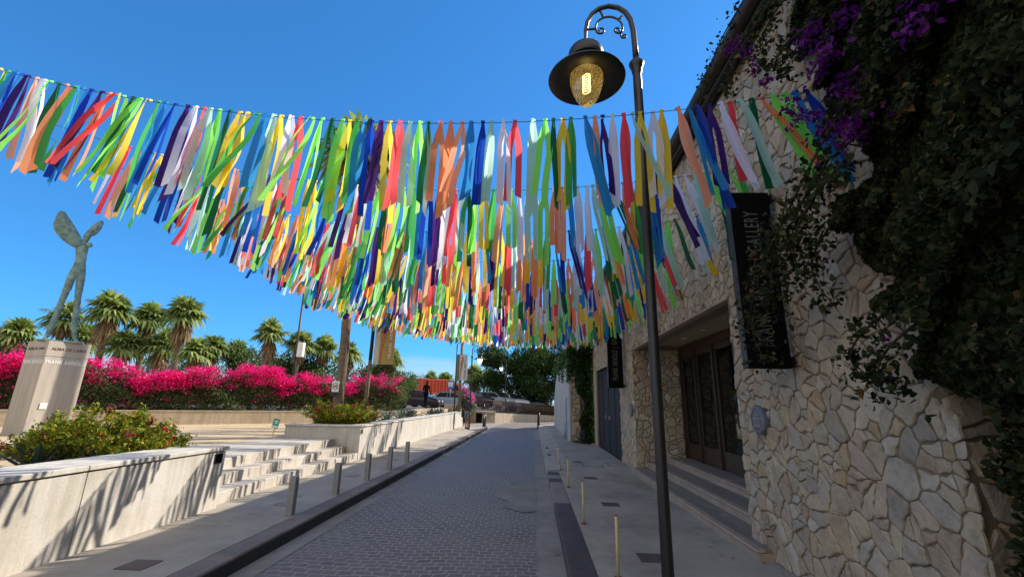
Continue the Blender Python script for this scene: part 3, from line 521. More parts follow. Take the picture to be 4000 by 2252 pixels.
for (xf, z1, xb, mat) in ((2.26, 0.225, 2.68, 0), (2.66, 0.345, 3.12, 0), (3.10, 0.465, 3.7, 0)):
    m_ = MB(); y0 = 5.02 if xf < 2.3 else OPY0-0.005; y1 = OPY1-(0.06 if xf > 2.3 else -0.02)
    m_.box(xf+0.02, (2.44 if xf < 2.3 else xb), y0, y1, 0.10, z1-0.035, 1)
    if xf < 2.3: m_.box(2.44, xb, OPY0+0.0, y1-0.08, 0.10, z1-0.036, 1)
    m_.box(xf, xf+0.10, y0-0.01, y1, z1-0.034, z1, 1, 0.012); m_.box(xf+0.10, 2.44 if xf < 2.3 else xb, y0, y1, z1-0.034, z1-0.001, 0)
    if xf < 2.3: m_.box(2.44, xb, OPY0, y1-0.08, z1-0.034, z1-0.0015, 0)
    m_.build('doorstep', ['doorstep', 'stepnose'], bd)
# doors: frame and glazed leaves
DX = 3.58; zb, zt = 0.468, 3.0
mb = MB(); mb.box(DX, DX+0.12, OPY0, OPY1, zt-0.16, zt+0.02); 
leafY = [OPY0+0.0, 6.86, 8.0, 9.1, 10.14, OPY1]; edges = [5.55, 6.83, 7.93, 8.92, 9.92, 10.86]
for y in edges: mb.box(DX-0.03, DX+0.13, y-0.035, y+0.035, zb, zt-0.161)
mb.build('door_frame', 'doorwood', bd)
for i in range(5):
    y0, y1 = edges[i]+0.038, edges[i+1]-0.038
    m_ = MB(); st_ = 0.085
    m_.box(DX+0.01, DX+0.06, y0, y0+st_, zb+0.01, zt-0.165); m_.box(DX+0.01, DX+0.06, y1-st_, y1, zb+0.01, zt-0.165)
    m_.box(DX+0.012, DX+0.058, y0+st_, y1-st_, zb+0.01, zb+0.34); m_.box(DX+0.012, DX+0.058, y0+st_, y1-st_, zt-0.29, zt-0.165)
    lf = m_.build('door_leaf', 'doorwood', bd)
    m_ = MB(); m_.box(DX+0.03, DX+0.036, y0+st_, y1-st_, zb+0.34, zt-0.29); m_.build('pane', 'doorglass', lf)
    m_ = MB(); m_.tube([(DX-0.03, y0+0.045, 1.25), (DX-0.03, y0+0.045, 1.75)], 0.010, 8); m_.box(DX-0.03, DX+0.012, y0+0.04, y0+0.05, 1.29, 1.31); m_.box(DX-0.03, DX+0.012, y0+0.04, y0+0.05, 1.69, 1.71); m_.build('handle', 'blackmetal', lf)
    m_ = MB(); m_.box(DX+0.062, DX+0.075, y0+st_, y1-st_, 1.32, 1.36); m_.build('glass_reflection', 'signletter', lf)  # pale strip standing in for the far wall's reflection across the glass
m_ = MB(); m_.box(DX+0.2, DX+0.22, 8.55, 8.75, 0.5, 1.34); m_.build('notice_board', 'clothwhite', bd)
# garage door
mb = MB(); mb.box(X0+0.06, X0+0.12, GY0+0.04, GY1-0.04, 0.12, GZ-0.1); gd = mb.build('garage_door', 'garage', bd)
mb = MB()
for k in range(5): y = GY0+0.04+k*(GY1-GY0-0.08)/4; mb.box(X0+0.045, X0+0.058, y-0.03, y+0.03, 0.13, GZ-0.1)
mb.box(X0+0.045, X0+0.058, GY0+0.08, GY1-0.08, GZ-0.2, GZ-0.1); mb.build('door_batten', 'garage', gd)
mb = MB(); mb.box(X0-0.02, X0+0.03, 14.6, 14.66, 1.15, 1.28); mb.box(X0-0.02, X0+0.03, 15.35, 15.41, 1.15, 1.28); mb.build('handle', 'greymetal', gd)
mb = MB(); mb.box(X0-0.03, X0+0.05, GY0-0.04, GY1+0.05, GZ-0.03, GZ+0.03, 0, 0.008); mb.box(X0-0.05, X0+0.05, GY1+0.01, GY1+0.34, 0.1, 2.86, 0, 0.02); mb.build('door_surround', 'lowwall', bd)

# signs hung off the facade
def wall_sign(y, z0, z1, label):
    t_ = empty('hanging_sign', (0, 0, 0), label, 'sign', 'black gallery signs hung off the stone facade')
    xa, xb = (1.975, 2.365)
    m_ = MB(); m_.box(xa, xb, y, y+0.11, z0, z1, 0, 0.004); m_.build('sign_board', 'signblack', t_)
    m_ = MB(); m_.box(xa-0.003, xa, y+0.004, y+0.106, z0+0.004, z1-0.004); m_.build('edge_panel', 'darkgrey', t_)
    m_ = MB()
    for z in (z0+0.06, z1-0.06): m_.tube([(xb, y+0.055, z), (2.47, y+0.055, z)], 0.018, 8); m_.box(2.385, 2.40, y+0.0, y+0.11, z-0.05, z+0.05)
    m_.build('bracket', 'blackmetal', t_)
    L = z1-z0; cxm = (xa+xb)/2; s_ = 0.20
    mat4 = lambda z: basis(cxm+0.0, y-0.002, z, (0, 0, 1), (-1, 0, 0))
    f0, f1 = z0+0.20, z0+0.98
    o1 = text_mesh('lettering', 'FRANK ARNOLD', s_, 'signletter', t_, mat4((f0+f1)/2), 0.002, 0.60, spacing=1.15)
    zs_ = [v.co.z for v in o1.data.vertices]; k_ = (f1-f0)/(max(zs_)-min(zs_)); zc_ = (max(zs_)+min(zs_))/2
    for v in o1.data.vertices: v.co.z = (v.co.z-zc_)*k_+(f0+f1)/2
    m_ = MB(); zz = f1+0.065; m_.box(cxm-0.075, cxm+0.075, y-0.004, y-0.0005, zz, zz+0.010); m_.build('divider_bar', 'signred', t_)
    o2 = text_mesh('lettering', 'GALLERY', s_, 'signletter', t_, mat4(0), 0.002, 0.60, spacing=1.15)
    zs_ = [v.co.z for v in o2.data.vertices]; zc_ = min(zs_)
    for v in o2.data.vertices: v.co.z = (v.co.z-zc_)*k_+zz+0.08
wall_sign(4.13, 1.96, 3.72, 'large near black hanging sign half covered by vine leaves')
wall_sign(11.73, 2.04, 3.78, 'smaller far black hanging sign beside the garage door')
def plaque(y, z, label):
    t_ = empty('wall_plaque', (0, 0, 0), label, 'plaque', 'grey oval plaques on the stone facade')
    m_ = MB(); m_.lathe([(0.001, 2.385), (0.135, 2.385), (0.148, 2.39), (0.15, 2.40), (0.15, 2.44)], (0, y, z), 28, 0, 0); m_.build('disc', 'plaque', t_)
    m_ = MB(); m_.lathe([(0.115, 2.384), (0.117, 2.378), (0.124, 2.378), (0.126, 2.384)], (0, y, z), 28, 0, 0)
    for (a, b_, c, d) in ((-.07, .07, .045, .06), (-.075, -.01, -.0, .03), (.0, .07, -.005, .035), (-.06, .05, -.03, -.016), (-.07, .0, -.07, -.04), (.01, .06, -.075, -.045)): m_.box(2.378, 2.3845, y+a, y+b_, z+c, z+d, 0, 0.002)
    m_.build('relief', 'plaque_relief', t_)
plaque(4.95, 1.48, 'round grey metal plaque on the stone facade below the large sign')
plaque(11.16, 1.50, 'small far grey metal plaque on the stone pillar by the garage')

# ------------------------------------------------------------------ white rough wall beyond the garage
ww = empty('boundary_wall', (0, 0, 0), 'rough whitewashed wall with rounded top beyond the garage', 'wall')
mb = MB(); prof = [(19.1, 0), (19.1, 3.75), (23, 3.75), (27, 3.65), (29, 3.45), (30.5, 3.05), (31.6, 2.5), (32.4, 2.0), (32.8, 1.7), (32.8, 0)]
mb.extr(prof, 0, 1.55, 1.95); mb.build('wall_face', 'whitewall', ww)
mb2 = MB(); mb2.box(1.60, 2.44, 18.62, 19.08, 0, 3.0); mb2.build('pillar_core', 'mortar', ww)
mb = stones(1.60, 2.44, 0.12, 2.98, [], lambda u, v, w: (u, 18.62-w, v), 0.24, 0.2, 12); mb.build('stone_pillar', 'stones', ww)
mb = MB(); mb.box(1.51, 1.55, 20.6, 20.85, 0.14, 1.9); mb.box(1.50, 1.55, 20.5, 21.0, 1.2, 1.6); mb.tube([(1.50, 20.72, 0.15), (1.50, 20.72, 0.75)], 0.10, 8); mb.build('service_box', 'carblue', ww)

# ------------------------------------------------------------------ street lamps
def mk_lamp():
    """black cast iron lamp: arm in local x, head at local x = -0.53"""
    t_ = empty('street_lamp', (0, 0, 0), '', 'street lamp')
    m_ = MB(); m_.lathe([(0.10, 0), (0.10, 0.02), (0.07, 0.05), (0.052, 0.09), (0.048, 0.2), (0.047, 0.5), (0.045, 4.75), (0.043, 4.86)], seg=20)
    m_.build('pole', 'blackmetal', t_)
    m_ = MB(); m_.lathe([(0.043, 4.84), (0.052, 4.87), (0.052, 4.89), (0.064, 4.93), (0.078, 4.965), (0.078, 4.985), (0.060, 5.01), (0.045, 5.03), (0.030, 5.06)], seg=20); m_.build('collar', 'blackmetal', t_)
    P = [(0, 5.02), (-0.005, 5.22), (-0.012, 5.42), (-0.035, 5.56), (-0.085, 5.66), (-0.16, 5.725), (-0.265, 5.75), (-0.37, 5.72), (-0.45, 5.65), (-0.505, 5.54), (-0.525, 5.42), (-0.53, 5.28), (-0.53, 5.14)]
    m_ = MB(); m_.tube([(x, 0, z) for x, z in P], [0.033, 0.031, 0.030, 0.029, 0.028, 0.027, 0.026, 0.025, 0.024, 0.023, 0.021, 0.014, 0.013], 12); m_.build('arm', 'blackmetal', t_)
    m_ = MB(); c = (-0.27, 5.46); arc = [(c[0]+0.145*math.cos(a), 0, c[1]+0.145*math.sin(a)) for a in np.linspace(R(-15), R(195), 18)]
    def curl(cx, cz, r, a0, turns, sgn): return [(cx+r*(1-0.75*k/14)*math.cos(a0+sgn*turns*2*math.pi*k/14), 0, cz+r*(1-0.75*k/14)*math.sin(a0+sgn*turns*2*math.pi*k/14)) for k in range(15)]
    m_.tube(arc, 0.0115, 8)
    m_.tube(curl(-0.362, 5.425, 0.052, R(180), 1.15, 1), 0.011, 8); m_.tube(curl(-0.178, 5.425, 0.050, R(0), 1.15, -1), 0.011, 8); m_.tube(curl(-0.115, 5.345, 0.036, R(150), 1.1, 1), 0.010, 8)
    m_.tube([(-0.125, 0, 5.40), (-0.16, 0, 5.395), (-0.15, 0, 5.36)], 0.010, 8)
    for a, r0, r1 in ((R(45), .14, .21), (R(112), .14, .255), (R(185), .14, .24)): m_.tube([(c[0]+r0*math.cos(a), 0, c[1]+r0*math.sin(a)), (c[0]+r1*math.cos(a), 0, c[1]+r1*math.sin(a))], 0.013, 6)
    m_.build('scroll', 'blackmetal', t_)
    hx = -0.53
    m_ = MB(); m_.lathe([(0.012, 5.19), (0.10, 5.185), (0.165, 5.165), (0.185, 5.13), (0.186, 5.03), (0.180, 5.025), (0.15, 5.03), (0.02, 5.05)], (hx, 0, 0), 32)
    m_.lathe([(0.135, 5.03), (0.155, 4.93), (0.20, 4.885), (0.395, 4.80), (0.402, 4.785), (0.395, 4.778), (0.22, 4.84), (0.17, 4.85), (0.05, 4.88)], (hx, 0, 0), 40); m_.build('shade', 'blackmetal', t_)
    m_ = MB(); m_.lathe([(0.155, 4.853), (0.172, 4.838), (0.176, 4.80), (0.170, 4.74), (0.15, 4.66), (0.12, 4.58), (0.085, 4.515), (0.045, 4.478), (0.012, 4.468), (0.001, 4.467)], (hx, 0, 0), 32); m_.build('globe', 'lampglass', t_)
    m_ = MB()
    for k in range(7):
        z = 4.83-k*0.030; m_.tube([(hx+0.040*math.cos(a), 0.040*math.sin(a), z+0.010*math.cos(a)) for a in np.linspace(0, 2*math.pi, 13)], 0.0042, 6, cap=False)
    m_.build('bulb', 'coil', t_)
    return t_
lamp = mk_lamp(); lamp.location = (1.065, 3.9, 0.12); lamp['label'] = 'tall black ornate street lamp on the right pavement with a lit amber globe'; lamp['group'] = 'black ornate street lamps'
l2 = copytree(lamp); l2.location = (-3.48, 24.8, 0.14); l2.rotation_euler = (0, 0, math.pi); l2.scale = (0.85, 0.85, 0.80); l2['label'] = 'small distant black street lamp beyond the end of the left planter wall'
l3 = copytree(lamp); l3.location = (-2.45, 40, 0.6); l3.rotation_euler = (0, 0, 0.2); l3.scale = (0.85, 0.85, 0.85); l3['label'] = 'farthest lit street lamp in front of the dark trees'
for l_ in (l2, l3):
    for c_ in l_.children:
        if c_.name.startswith('globe'): c_.data = c_.data.copy(); c_.data.materials[0] = MATS['lampbulb']

# ------------------------------------------------------------------ ribbon garlands across the street
def ribbon_mesh(name, rg, L, w, gx, gy, depth_twist):
    """two tails tied over the cord; local origin at the knot, hanging down z; gx, gy = drift per metre of fall"""
    V = []; F = []; n = 12
    tails = []
    sp = rg.uniform(0.012, 0.044)
    for k in range(2):
        l = L*rg.uniform(0.86, 1.03); ph = rg.uniform(-0.5, 0.5)+(0.2 if k else -0.2)+(rg.choice((-0.9, 0.9)) if rg.random() < 0.14 else 0); tw = rg.gauss(0, depth_twist); side = (-1 if k else 1)*sp
        cu = rg.uniform(-0.03, 0.03); wv = rg.uniform(0.004, 0.04); wf = rg.uniform(3, 7); endc = rg.gauss(0, 0.9); o = len(V); cut = rg.choice((0, 0, 0.018, -0.018, 0.03))
        for i in range(n+1):
            s = i/n; d = s*l
            ww = w*(0.42+0.58*min(1, s*5.5)); a = ph+tw*s+endc*max(0, s-0.75)
            cx = side*min(1, s*3)+gx*d+cu*s*s*0.5; cy = gy*d+wv*math.sin(wf*s+ph*5)+(-0.012 if k else 0.012); z = -d*(1-0.12*abs(gx)-0.1*abs(gy))+ (0.012 if i == 0 else 0)
            ca, sa = math.cos(a)*ww/2, math.sin(a)*ww/2; dz = cut*(1 if i == n else 0)
            V.append((cx-ca, cy-sa, z-dz)); V.append((cx+ca, cy+sa, z+dz))
            if i: F.append((o+2*i-2, o+2*i-1, o+2*i+1, o+2*i))
    # the loop over the cord
    o = len(V)
    for i in range(7):
        a = math.pi*i/6; y = -0.014*math.cos(a); z = 0.006+0.016*math.sin(a)
        V.append((-0.016-rg.uniform(0, .004), y, z)); V.append((0.016+rg.uniform(0, .004), y, z))
        if i: F.append((o+2*i-2, o+2*i-1, o+2*i+1, o+2*i))
    return npmesh(name, np.array(V), np.array(F), 'ribbon_orange')
rg = random.Random(11)
# shapes sorted by how much they are blown left or right
SHAPES = {}
for key, gx, gn in (('l2', -0.26, .09), ('l1', -0.09, .06), ('c', 0.0, .03), ('r1', 0.05, .04), ('r2', 0.13, .06)):
    SHAPES[key] = [ribbon_mesh('ribbon', rg, 0.95, 0.055, gx+rg.gauss(0, gn), (-0.30 if key[0] == 'r' else -0.06)+rg.gauss(0, 0.09), 0.6 if key[0] == 'l' else 0.28) for _ in range(22)]
order = ['orange', 'yellow', 'green', 'skyblue', 'blue', 'purple', 'lavender', 'red', 'mint', 'lime', 'darkgreen']
YS = [3.33, 4.60, 5.95, 7.25, 8.55, 9.9, 11.2, 12.5, 13.9, 15.2, 16.6, 17.9]
ordn = ['nearest', 'second', 'third', 'fourth', 'fifth', 'sixth', 'seventh', 'eighth', 'ninth', 'tenth', 'eleventh', 'farthest']
for si, Y in enumerate(YS):
    zm = max(3.99, 2.50+0.1235*Y+0.03)
    zf = lambda x: zm+0.031*(x+0.65)**2
    xl, xr = (-6.3 if si == 0 else -5.25+0.10*rg.random(), 2.42)
    lab = 'nearest ribbon garland, passing just in front of the big lamp' if si == 0 else ('farthest ribbon garland, last of the twelve strung over the street' if si == 11 else '%s ribbon garland from the camera, strung over the street' % ordn[si])
    t_ = empty('ribbon_garland', (0, Y, 0), lab, 'garland', 'rainbow ribbon garlands strung across the street')
    xs = np.linspace(-8.2, xr, 60); m_ = MB(); m_.tube([(x, 0, zf(x)) for x in xs], 0.0032, 5); m_.build('cord', 'wire', t_)
    x = xl; ci = rg.randrange(11); step = 0.0915 if si else 0.0865; cnt = 0
    while x < xr-0.06 and cnt < 100:
        key = 'c'
        u = x+0.5*rg.gauss(0, 1)
        if u < -4.3: key = 'l1'
        elif u < -2.6: key = rg.choice(('l2', 'l1', 'l1'))
        elif u < -1.9: key = rg.choice(('l1', 'c', 'c'))
        elif u > 1.5: key = rg.choice(('r2', 'r1', 'r2'))
        elif u > 0.3: key = rg.choice(('c', 'r1', 'c'))
        o = D.objects.new('ribbon', rg.choice(SHAPES[key])); COL.objects.link(o); o.parent = t_
        o.location = (x, 0, zf(x)); o.rotation_euler = (0, 0, rg.gauss(0, 0.16)); s_ = rg.uniform(0.90, 1.06)*(1.16 if key[0] == 'r' else 1.0); o.scale = (1, s_ if key[0] == 'r' else 1, s_)
        o.material_slots[0].link = 'OBJECT'; o.material_slots[0].material = MATS['ribbon_'+(order[ci % 11] if rg.random() > 0.22 else rg.choice(('orange', 'yellow', 'lime', 'peach', 'yellow', 'mint', 'lavender')))]
        ci += 1 if rg.random() < 0.93 else 2
        x += step*rg.uniform(0.72, 1.28)+(0.05 if rg.random() < 0.05 else 0); cnt += 1

# ------------------------------------------------------------------ pedestal with winged bronze figure
ped = empty('pedestal', (-11.83, 10.06, 0.60), 'tall veined stone pedestal lettered ALMA DE CABO, left of the shrub', 'pedestal', rz=math.atan2(0.958, 0.285)-0.0)
# local x runs along the street-facing side, local y runs away from it (to the back left)
s = 0.86
mb = MB(); mb.box(0, s, 0.0, s, 0, 1.845, 0, 0.006); mb.box(0.012, s-0.012, 0.012, s-0.012, 1.84, 1.875); mb.box(0, s, 0.0, s, 1.868, 2.24, 0, 0.006); mb.build('block', 'pedestal', ped)
for (ex, org) in (((1, 0, 0), (s/2, -0.003)), ((0, -1, 0), (-0.003, s/2))):
    mA = lambda z: basis(org[0], org[1], z, ex, (0, 0, 1))
    text_mesh('lettering', 'ALMA DE CABO', 0.098, 'bark', ped, mA(2.05), 0.002, 0.98, bold=0.001)
    text_mesh('lettering', 'FRANK ARNOLD', 0.125, 'whitepaint', ped, mA(1.73), 0.003, 0.80, spacing=1.08, bold=0.0035)
m_ = MB(); m_.box(0.16, 0.30, -0.02, -0.001, 0.62, 0.76, 0, 0.004); m_.box(0.195, 0.265, -0.0225, -0.0205, 0.655, 0.725, 1); m_.build('label_plate', ['whitepaint', 'whitepaint'], ped)
def skin_body(name, joints, edges, mat, parent=None, loc=(0, 0, 0), rz=0, scale=1, sub=2, disp=0.0, dscale=0.2):
    me = D.meshes.new(name); me.from_pydata([j[0] for j in joints], edges, []); o = D.objects.new(name, me); COL.objects.link(o)
    if parent: o.parent = parent
    else: o.location = loc
    o.rotation_euler = (0, 0, rz); o.scale = (scale,)*3
    md = o.modifiers.new('skin', 'SKIN'); md.use_smooth_shade = True
    for i, j in enumerate(joints):
        r_ = j[1]; me.skin_vertices[0].data[i].radius = r_ if isinstance(r_, tuple) else (r_, r_); me.skin_vertices[0].data[i].use_root = (i == 0)
    ss = o.modifiers.new('subd', 'SUBSURF'); ss.levels = sub; ss.render_levels = sub
    if disp:
        tx = D.textures.new('lumps', 'CLOUDS'); tx.noise_scale = dscale; dm = o.modifiers.new('disp', 'DISPLACE'); dm.texture = tx; dm.strength = disp; dm.mid_level = 0.5
    bpy.context.view_layer.update()
    me2 = D.meshes.new_from_object(o.evaluated_get(bpy.context.evaluated_depsgraph_get())); o.modifiers.clear(); o.data = me2; me2.name = name
    me2.materials.clear(); me2.materials.append(MATS[mat])
    for p in me2.polygons: p.use_smooth = True
    return o
figm = empty('winged_statue', (-11.9, 10.45, 2.84), 'green bronze winged statue standing astride on the tall pedestal', 'statue')
figm.rotation_euler = (0, 0, R(48.7))   # local x = to the right as seen from the street
SF = 1.0
# heights measured from the pedestal top; x to the right as seen
hj = [((-0.11, 0, 1.90), (0.150, 0.13)), ((-0.18, 0, 1.72), (0.105, 0.10)), ((-0.21, 0.02, 1.30), (0.080, 0.08)), ((-0.24, 0.03, 0.95), (0.066, 0.066)), ((-0.28, 0.05, 0.50), (0.062, 0.066)), ((-0.31, 0.03, 0.12), (0.048, 0.05)), ((-0.36, -0.08, 0.03), (0.055, 0.035)),
      ((-0.02, 0, 1.72), (0.100, 0.10)), ((0.02, -0.02, 1.32), (0.075, 0.08)), ((0.06, -0.02, 0.92), (0.062, 0.062)), ((0.10, 0, 0.50), (0.060, 0.064)), ((0.18, 0.02, 0.12), (0.048, 0.05)), ((0.26, -0.08, 0.03), (0.06, 0.035)),
      ((-0.10, 0.0, 2.12), (0.105, 0.10)), ((-0.15, 0.0, 2.32), (0.135, 0.12)), ((-0.19, 0.02, 2.47), (0.105, 0.09)), ((-0.10, -0.06, 2.50), (0.08, 0.08)), ((-0.06, -0.10, 2.54), (0.075, 0.07))]
he = [(0, 1), (1, 2), (2, 3), (3, 4), (4, 5), (5, 6), (0, 7), (7, 8), (8, 9), (9, 10), (10, 11), (11, 12), (0, 13), (13, 14), (14, 15), (14, 16), (16, 17)]
skin_body('body', hj, he, 'bronze', figm, sub=2, disp=0.03, dscale=0.10)
def wing(name, pts, th, mat4):
    """closed outline in the x,z plane with a thick rounded body"""
    m_ = MB(); n = len(pts); cxm = sum(p[0] for p in pts)/n; czm = sum(p[1] for p in pts)/n; rg_ = random.Random(len(pts))
    rings = [(1.0, 0.0)]; vs = []
    lay = [(0.15, -th), (0.45, -th*.9), (0.78, -th*.65), (0.96, -th*.25), (1.0, 0.0), (0.96, th*.25), (0.78, th*.65), (0.45, th*.9), (0.15, th)]
    for sc, y in lay:
        for p in pts: vs.append((cxm+(p[0]-cxm)*sc, y+rg_.uniform(-.025, .025)*(sc < 0.99), czm+(p[1]-czm)*sc))
    fs = [(k*n+i, k*n+(i+1) % n, (k+1)*n+(i+1) % n, (k+1)*n+i) for k in range(len(lay)-1) for i in range(n)]
    fs += [tuple(range(n-1, -1, -1)), tuple(range((len(lay)-1)*n, len(lay)*n))]; m_.add(vs, fs, 0, True); return m_.build(name, 'bronze', figm)
wing('wing', [(-0.14, 2.44), (-0.31, 2.47), (-0.43, 2.53), (-0.55, 2.61), (-0.68, 2.74), (-0.76, 2.87), (-0.79, 2.98), (-0.78, 3.10), (-0.775, 3.20), (-0.77, 3.30), (-0.72, 3.38), (-0.65, 3.37), (-0.60, 3.31), (-0.52, 3.20), (-0.44, 3.10), (-0.36, 2.98), (-0.24, 2.81), (-0.18, 2.66), (-0.14, 2.54)], 0.07, None)
wing('wing', [(-0.17, 2.48), (-0.20, 2.63), (-0.19, 2.83), (-0.16, 2.95), (-0.12, 3.05), (-0.05, 3.23), (0.02, 3.32), (0.08, 3.36), (0.13, 3.31), (0.115, 3.14), (0.07, 2.98), (0.02, 2.90), (-0.03, 2.86), (-0.07, 2.70), (-0.10, 2.52)], 0.055, None)
skin_body('head', [((-0.07, -0.08, 2.56), 0.06), ((-0.03, -0.14, 2.585), (0.085, 0.08)), ((0.01, -0.17, 2.60), (0.06, 0.06))], [(0, 1), (1, 2)], 'bronze', figm, disp=0.02, dscale=0.08)
m_ = MB(); m_.box(-0.46, 0.36, -0.2, 0.22, -0.001, 0.035, 0, 0.012); m_.build('base', 'bronze', figm)

# ------------------------------------------------------------------ plants: agaves, shrubs, hedge
def agave(loc, r, h, label, mat, n=34, group=None, name='agave', seed=0, wid=0.045):
    rg_ = random.Random(seed); m_ = MB()
    for k in range(n):
        a = k*2.39996+rg_.uniform(-.15, .15); q = (k/n); el = R(8+72*q*rg_.uniform(.85, 1.1)); L = r*(1.05-0.25*q)*rg_.uniform(.85, 1.1); vs = []
        for i in range(6):
            t_ = i/5; rr = L*t_; ez = math.sin(el)*rr*h/r-0.12*L*t_*t_*(1-q); er = math.cos(el)*rr
            w = wid*(0.75+0.9*t_-1.65*t_*t_)+0.001; cxp, cyp = er*math.cos(a), er*math.sin(a); nx_, ny_ = -math.sin(a), math.cos(a)
            vs += [(cxp-nx_*w, cyp-ny_*w, ez+w*0.45), (cxp, cyp, ez-w*0.15), (cxp+nx_*w, cyp+ny_*w, ez+w*0.45)]
        m_.add(vs, [(3*i+j, 3*i+j+1, 3*i+j+4, 3*i+j+3) for i in range(5) for j in range(2)])
    o = m_.build(name, mat, None, label, 'agave', group); o.location = loc; return o
agave((-7.75, 6.75, 0.66), 0.55, 0.50, 'pale green spiky agave at the foot of the pedestal', 'agaveleaf', 44, seed=1, wid=0.03)
agave((-5.75, 5.15, 0.66), 0.58, 0.50, 'dark blue green agave behind the near planter wall', 'darkagave', 26, seed=2, wid=0.055)
agave((-5.3, 5.35, 0.68), 0.45, 0.42, 'small dark agave between the near shrub and the wall', 'darkagave', 20, seed=12, wid=0.045)
rga = random.Random(5)
agl = ['agave in the far planter next to the banner pole', 'second agave from the banner pole in the far planter', 'third agave in the far planter', 'fourth agave in the far planter', 'fifth agave in the far planter', 'sixth agave in the far planter', 'seventh agave in the far planter', 'eighth agave in the far planter', 'dark agave at the far end of the planter', 'last agave at the far end of the planter']
for k in range(10):
    y = 13.0+k*1.45+rga.uniform(-.2, .2); x = -5.15+rga.uniform(-.2, .25)-(0.2 if k % 2 else 0)
    agave((x, y, 0.88), 0.50+rga.uniform(0, .20)+0.02*k, 0.55, agl[k], 'agaveleaf' if k < 4 else 'darkagave', 26, 'agaves in the far planter', seed=20+k, wid=0.035)
def clump_points(n, c, rad, rg_, shell=0.5):
    d = rg_.normal(size=(n, 3)); d /= np.linalg.norm(d, axis=1)[:, None]; r_ = rg_.random(n)**(1/3); r_ = shell+(1-shell)*r_
    return np.array(c)+d*r_[:, None]*np.array(rad)
def shrub(loc, rx, ry, h, label, seed, n=5200, leaf=0.035):
    rg_ = np.random.default_rng(seed); t_ = empty('shrub', loc, label, 'shrub'); P = []; Q = []; st_ = MB()
    for k in range(115):
        a = rg_.random()*2*math.pi; q = math.sqrt(rg_.random()); el = R(88-62*q*rg_.uniform(.8, 1.1)); L = (h*(1.0+0.30*rg_.random()) if q < 0.6 else max(rx, ry)*(0.85+0.3*rg_.random()))
        base = np.array([rx*0.45*q*math.cos(a), ry*0.45*q*math.sin(a), 0.0]); di = np.array([math.cos(a)*math.cos(el)*rx/max(rx, ry), math.sin(a)*math.cos(el)*ry/max(rx, ry), math.sin(el)])
        pts = [base+di*L*s_+np.array([0, 0, -0.10*L*s_*s_*math.cos(el)]) for s_ in np.linspace(0, 1, 6)]
        st_.tube([tuple(p) for p in pts], [0.006, 0.005, 0.004, 0.003, 0.002, 0.001], 4, cap=False)
        m_ = int(n/115); s_ = rg_.random(m_)**0.65; pp_ = base+np.outer(s_*L, di); pp_[:, 2] -= 0.10*L*s_*s_*math.cos(el); pp_ += rg_.normal(size=(m_, 3))*0.035*np.array([1, 1, .6]); P.append(pp_)
        if rg_.random() < 0.34: c_ = base+di*L*rg_.uniform(.6, .98); Q.append(c_+rg_.normal(size=(26, 3))*0.032)
    P = np.concatenate(P); P[:, 2] = np.abs(P[:, 2])+0.01; Q = np.concatenate(Q); Q[:, 2] = np.abs(Q[:, 2])
    st_.build('stems', 'twig', t_); P = np.concatenate([P, clump_points(n//3, (0, 0, h*0.30), (rx*0.85, ry*0.85, h*0.50), rg_, 0.2)]); P[:, 2] = np.abs(P[:, 2]); leafobj('foliage', P, leaf, 'shrubleaf', t_, rng=rg_, up_bias=0.5, six=True); leafobj('blossoms', Q, leaf*0.95, 'redleaf', t_, rng=rg_)
shrub((-5.66, 5.84, 0.62), 0.76, 0.62, 0.68, 'bushy yellow green shrub with red tips on the near planter', 31, 21000, 0.042)
shrub((-5.42, 12.55, 0.86), 0.90, 0.62, 0.50, 'yellow green shrub at the corner of the far planter, below the palm', 32, 14000, 0.045)
# boundary hedge behind its low wall, running diagonally
HA = np.array([-24.0, 3.9]); HB = np.array([-6.25, 21.6]); hd = (HB-HA)/np.linalg.norm(HB-HA); hn = np.array([-hd[1], hd[0]]); HL = np.linalg.norm(HB-HA)
mb = MB(); lw = empty('low_wall', (0, 0, 0), 'low rough ochre wall running below the pink bougainvillea hedge', 'wall')
def diag(s_, t_): p = HA+hd*s_+hn*t_; return (p[0], p[1])
mb.prism([diag(0, 0), diag(HL, 0), diag(HL, 0.28), diag(0, 0.28)], 0.5, 1.07); mb.build('wall_face', 'lowwall', lw)
mb = MB()
for k in range(18): a, b_ = k*HL/18, (k+1)*HL/18; mb.prism([diag(a+.005, -0.015), diag(b_-.005, -0.015), diag(b_-.005, 0.295), diag(a+.005, 0.295)], 1.071, 1.10)
mb.build('coping', 'lowwall', lw)
hedge = empty('bougainvillea_hedge', (0, 0, 0), 'long hedge of bougainvillea with a magenta flowering top', 'hedge')
rgh = np.random.default_rng(5)
def hp(n, tmin, tmax, zmin, zmax, pw=1.0, l0=0.0):
    s_ = l0+rgh.random(n)*(HL+0.3-l0); t_ = tmin+(tmax-tmin)*rgh.random(n); z = zmin+(zmax-zmin)*rgh.random(n)**pw; return s_, t_, z
def hed_top(s_): return 2.52+0.14*np.sin(s_*1.1)+0.10*np.sin(s_*2.7+1)+0.08*np.sin(s_*5.3)+0.07*np.sin(s_*11+2)
def to3(s_, t_, z): return np.stack([HA[0]+hd[0]*s_+hn[0]*t_, HA[1]+hd[1]*s_+hn[1]*t_, z], 1)
n = 60000; s_, t_, z = hp(n, 0.1, 1.5, 0, 1); z = 1.12+(hed_top(s_)-0.12-1.12)*z; t_ = 0.42+0.9*(rgh.random(n)**2.2)+0.16*np.sin(s_*1.7)+0.10*np.sin(s_*4.1+z*5)+0.06*np.sin(z*9+s_*7)
leafobj('foliage', to3(s_, t_, z), 0.068, 'hedgeleaf', hedge, rng=rgh, up_bias=0.25, out=np.tile(np.array([-hn[0], -hn[1], 0.3]), (n, 1)))
mb = MB()
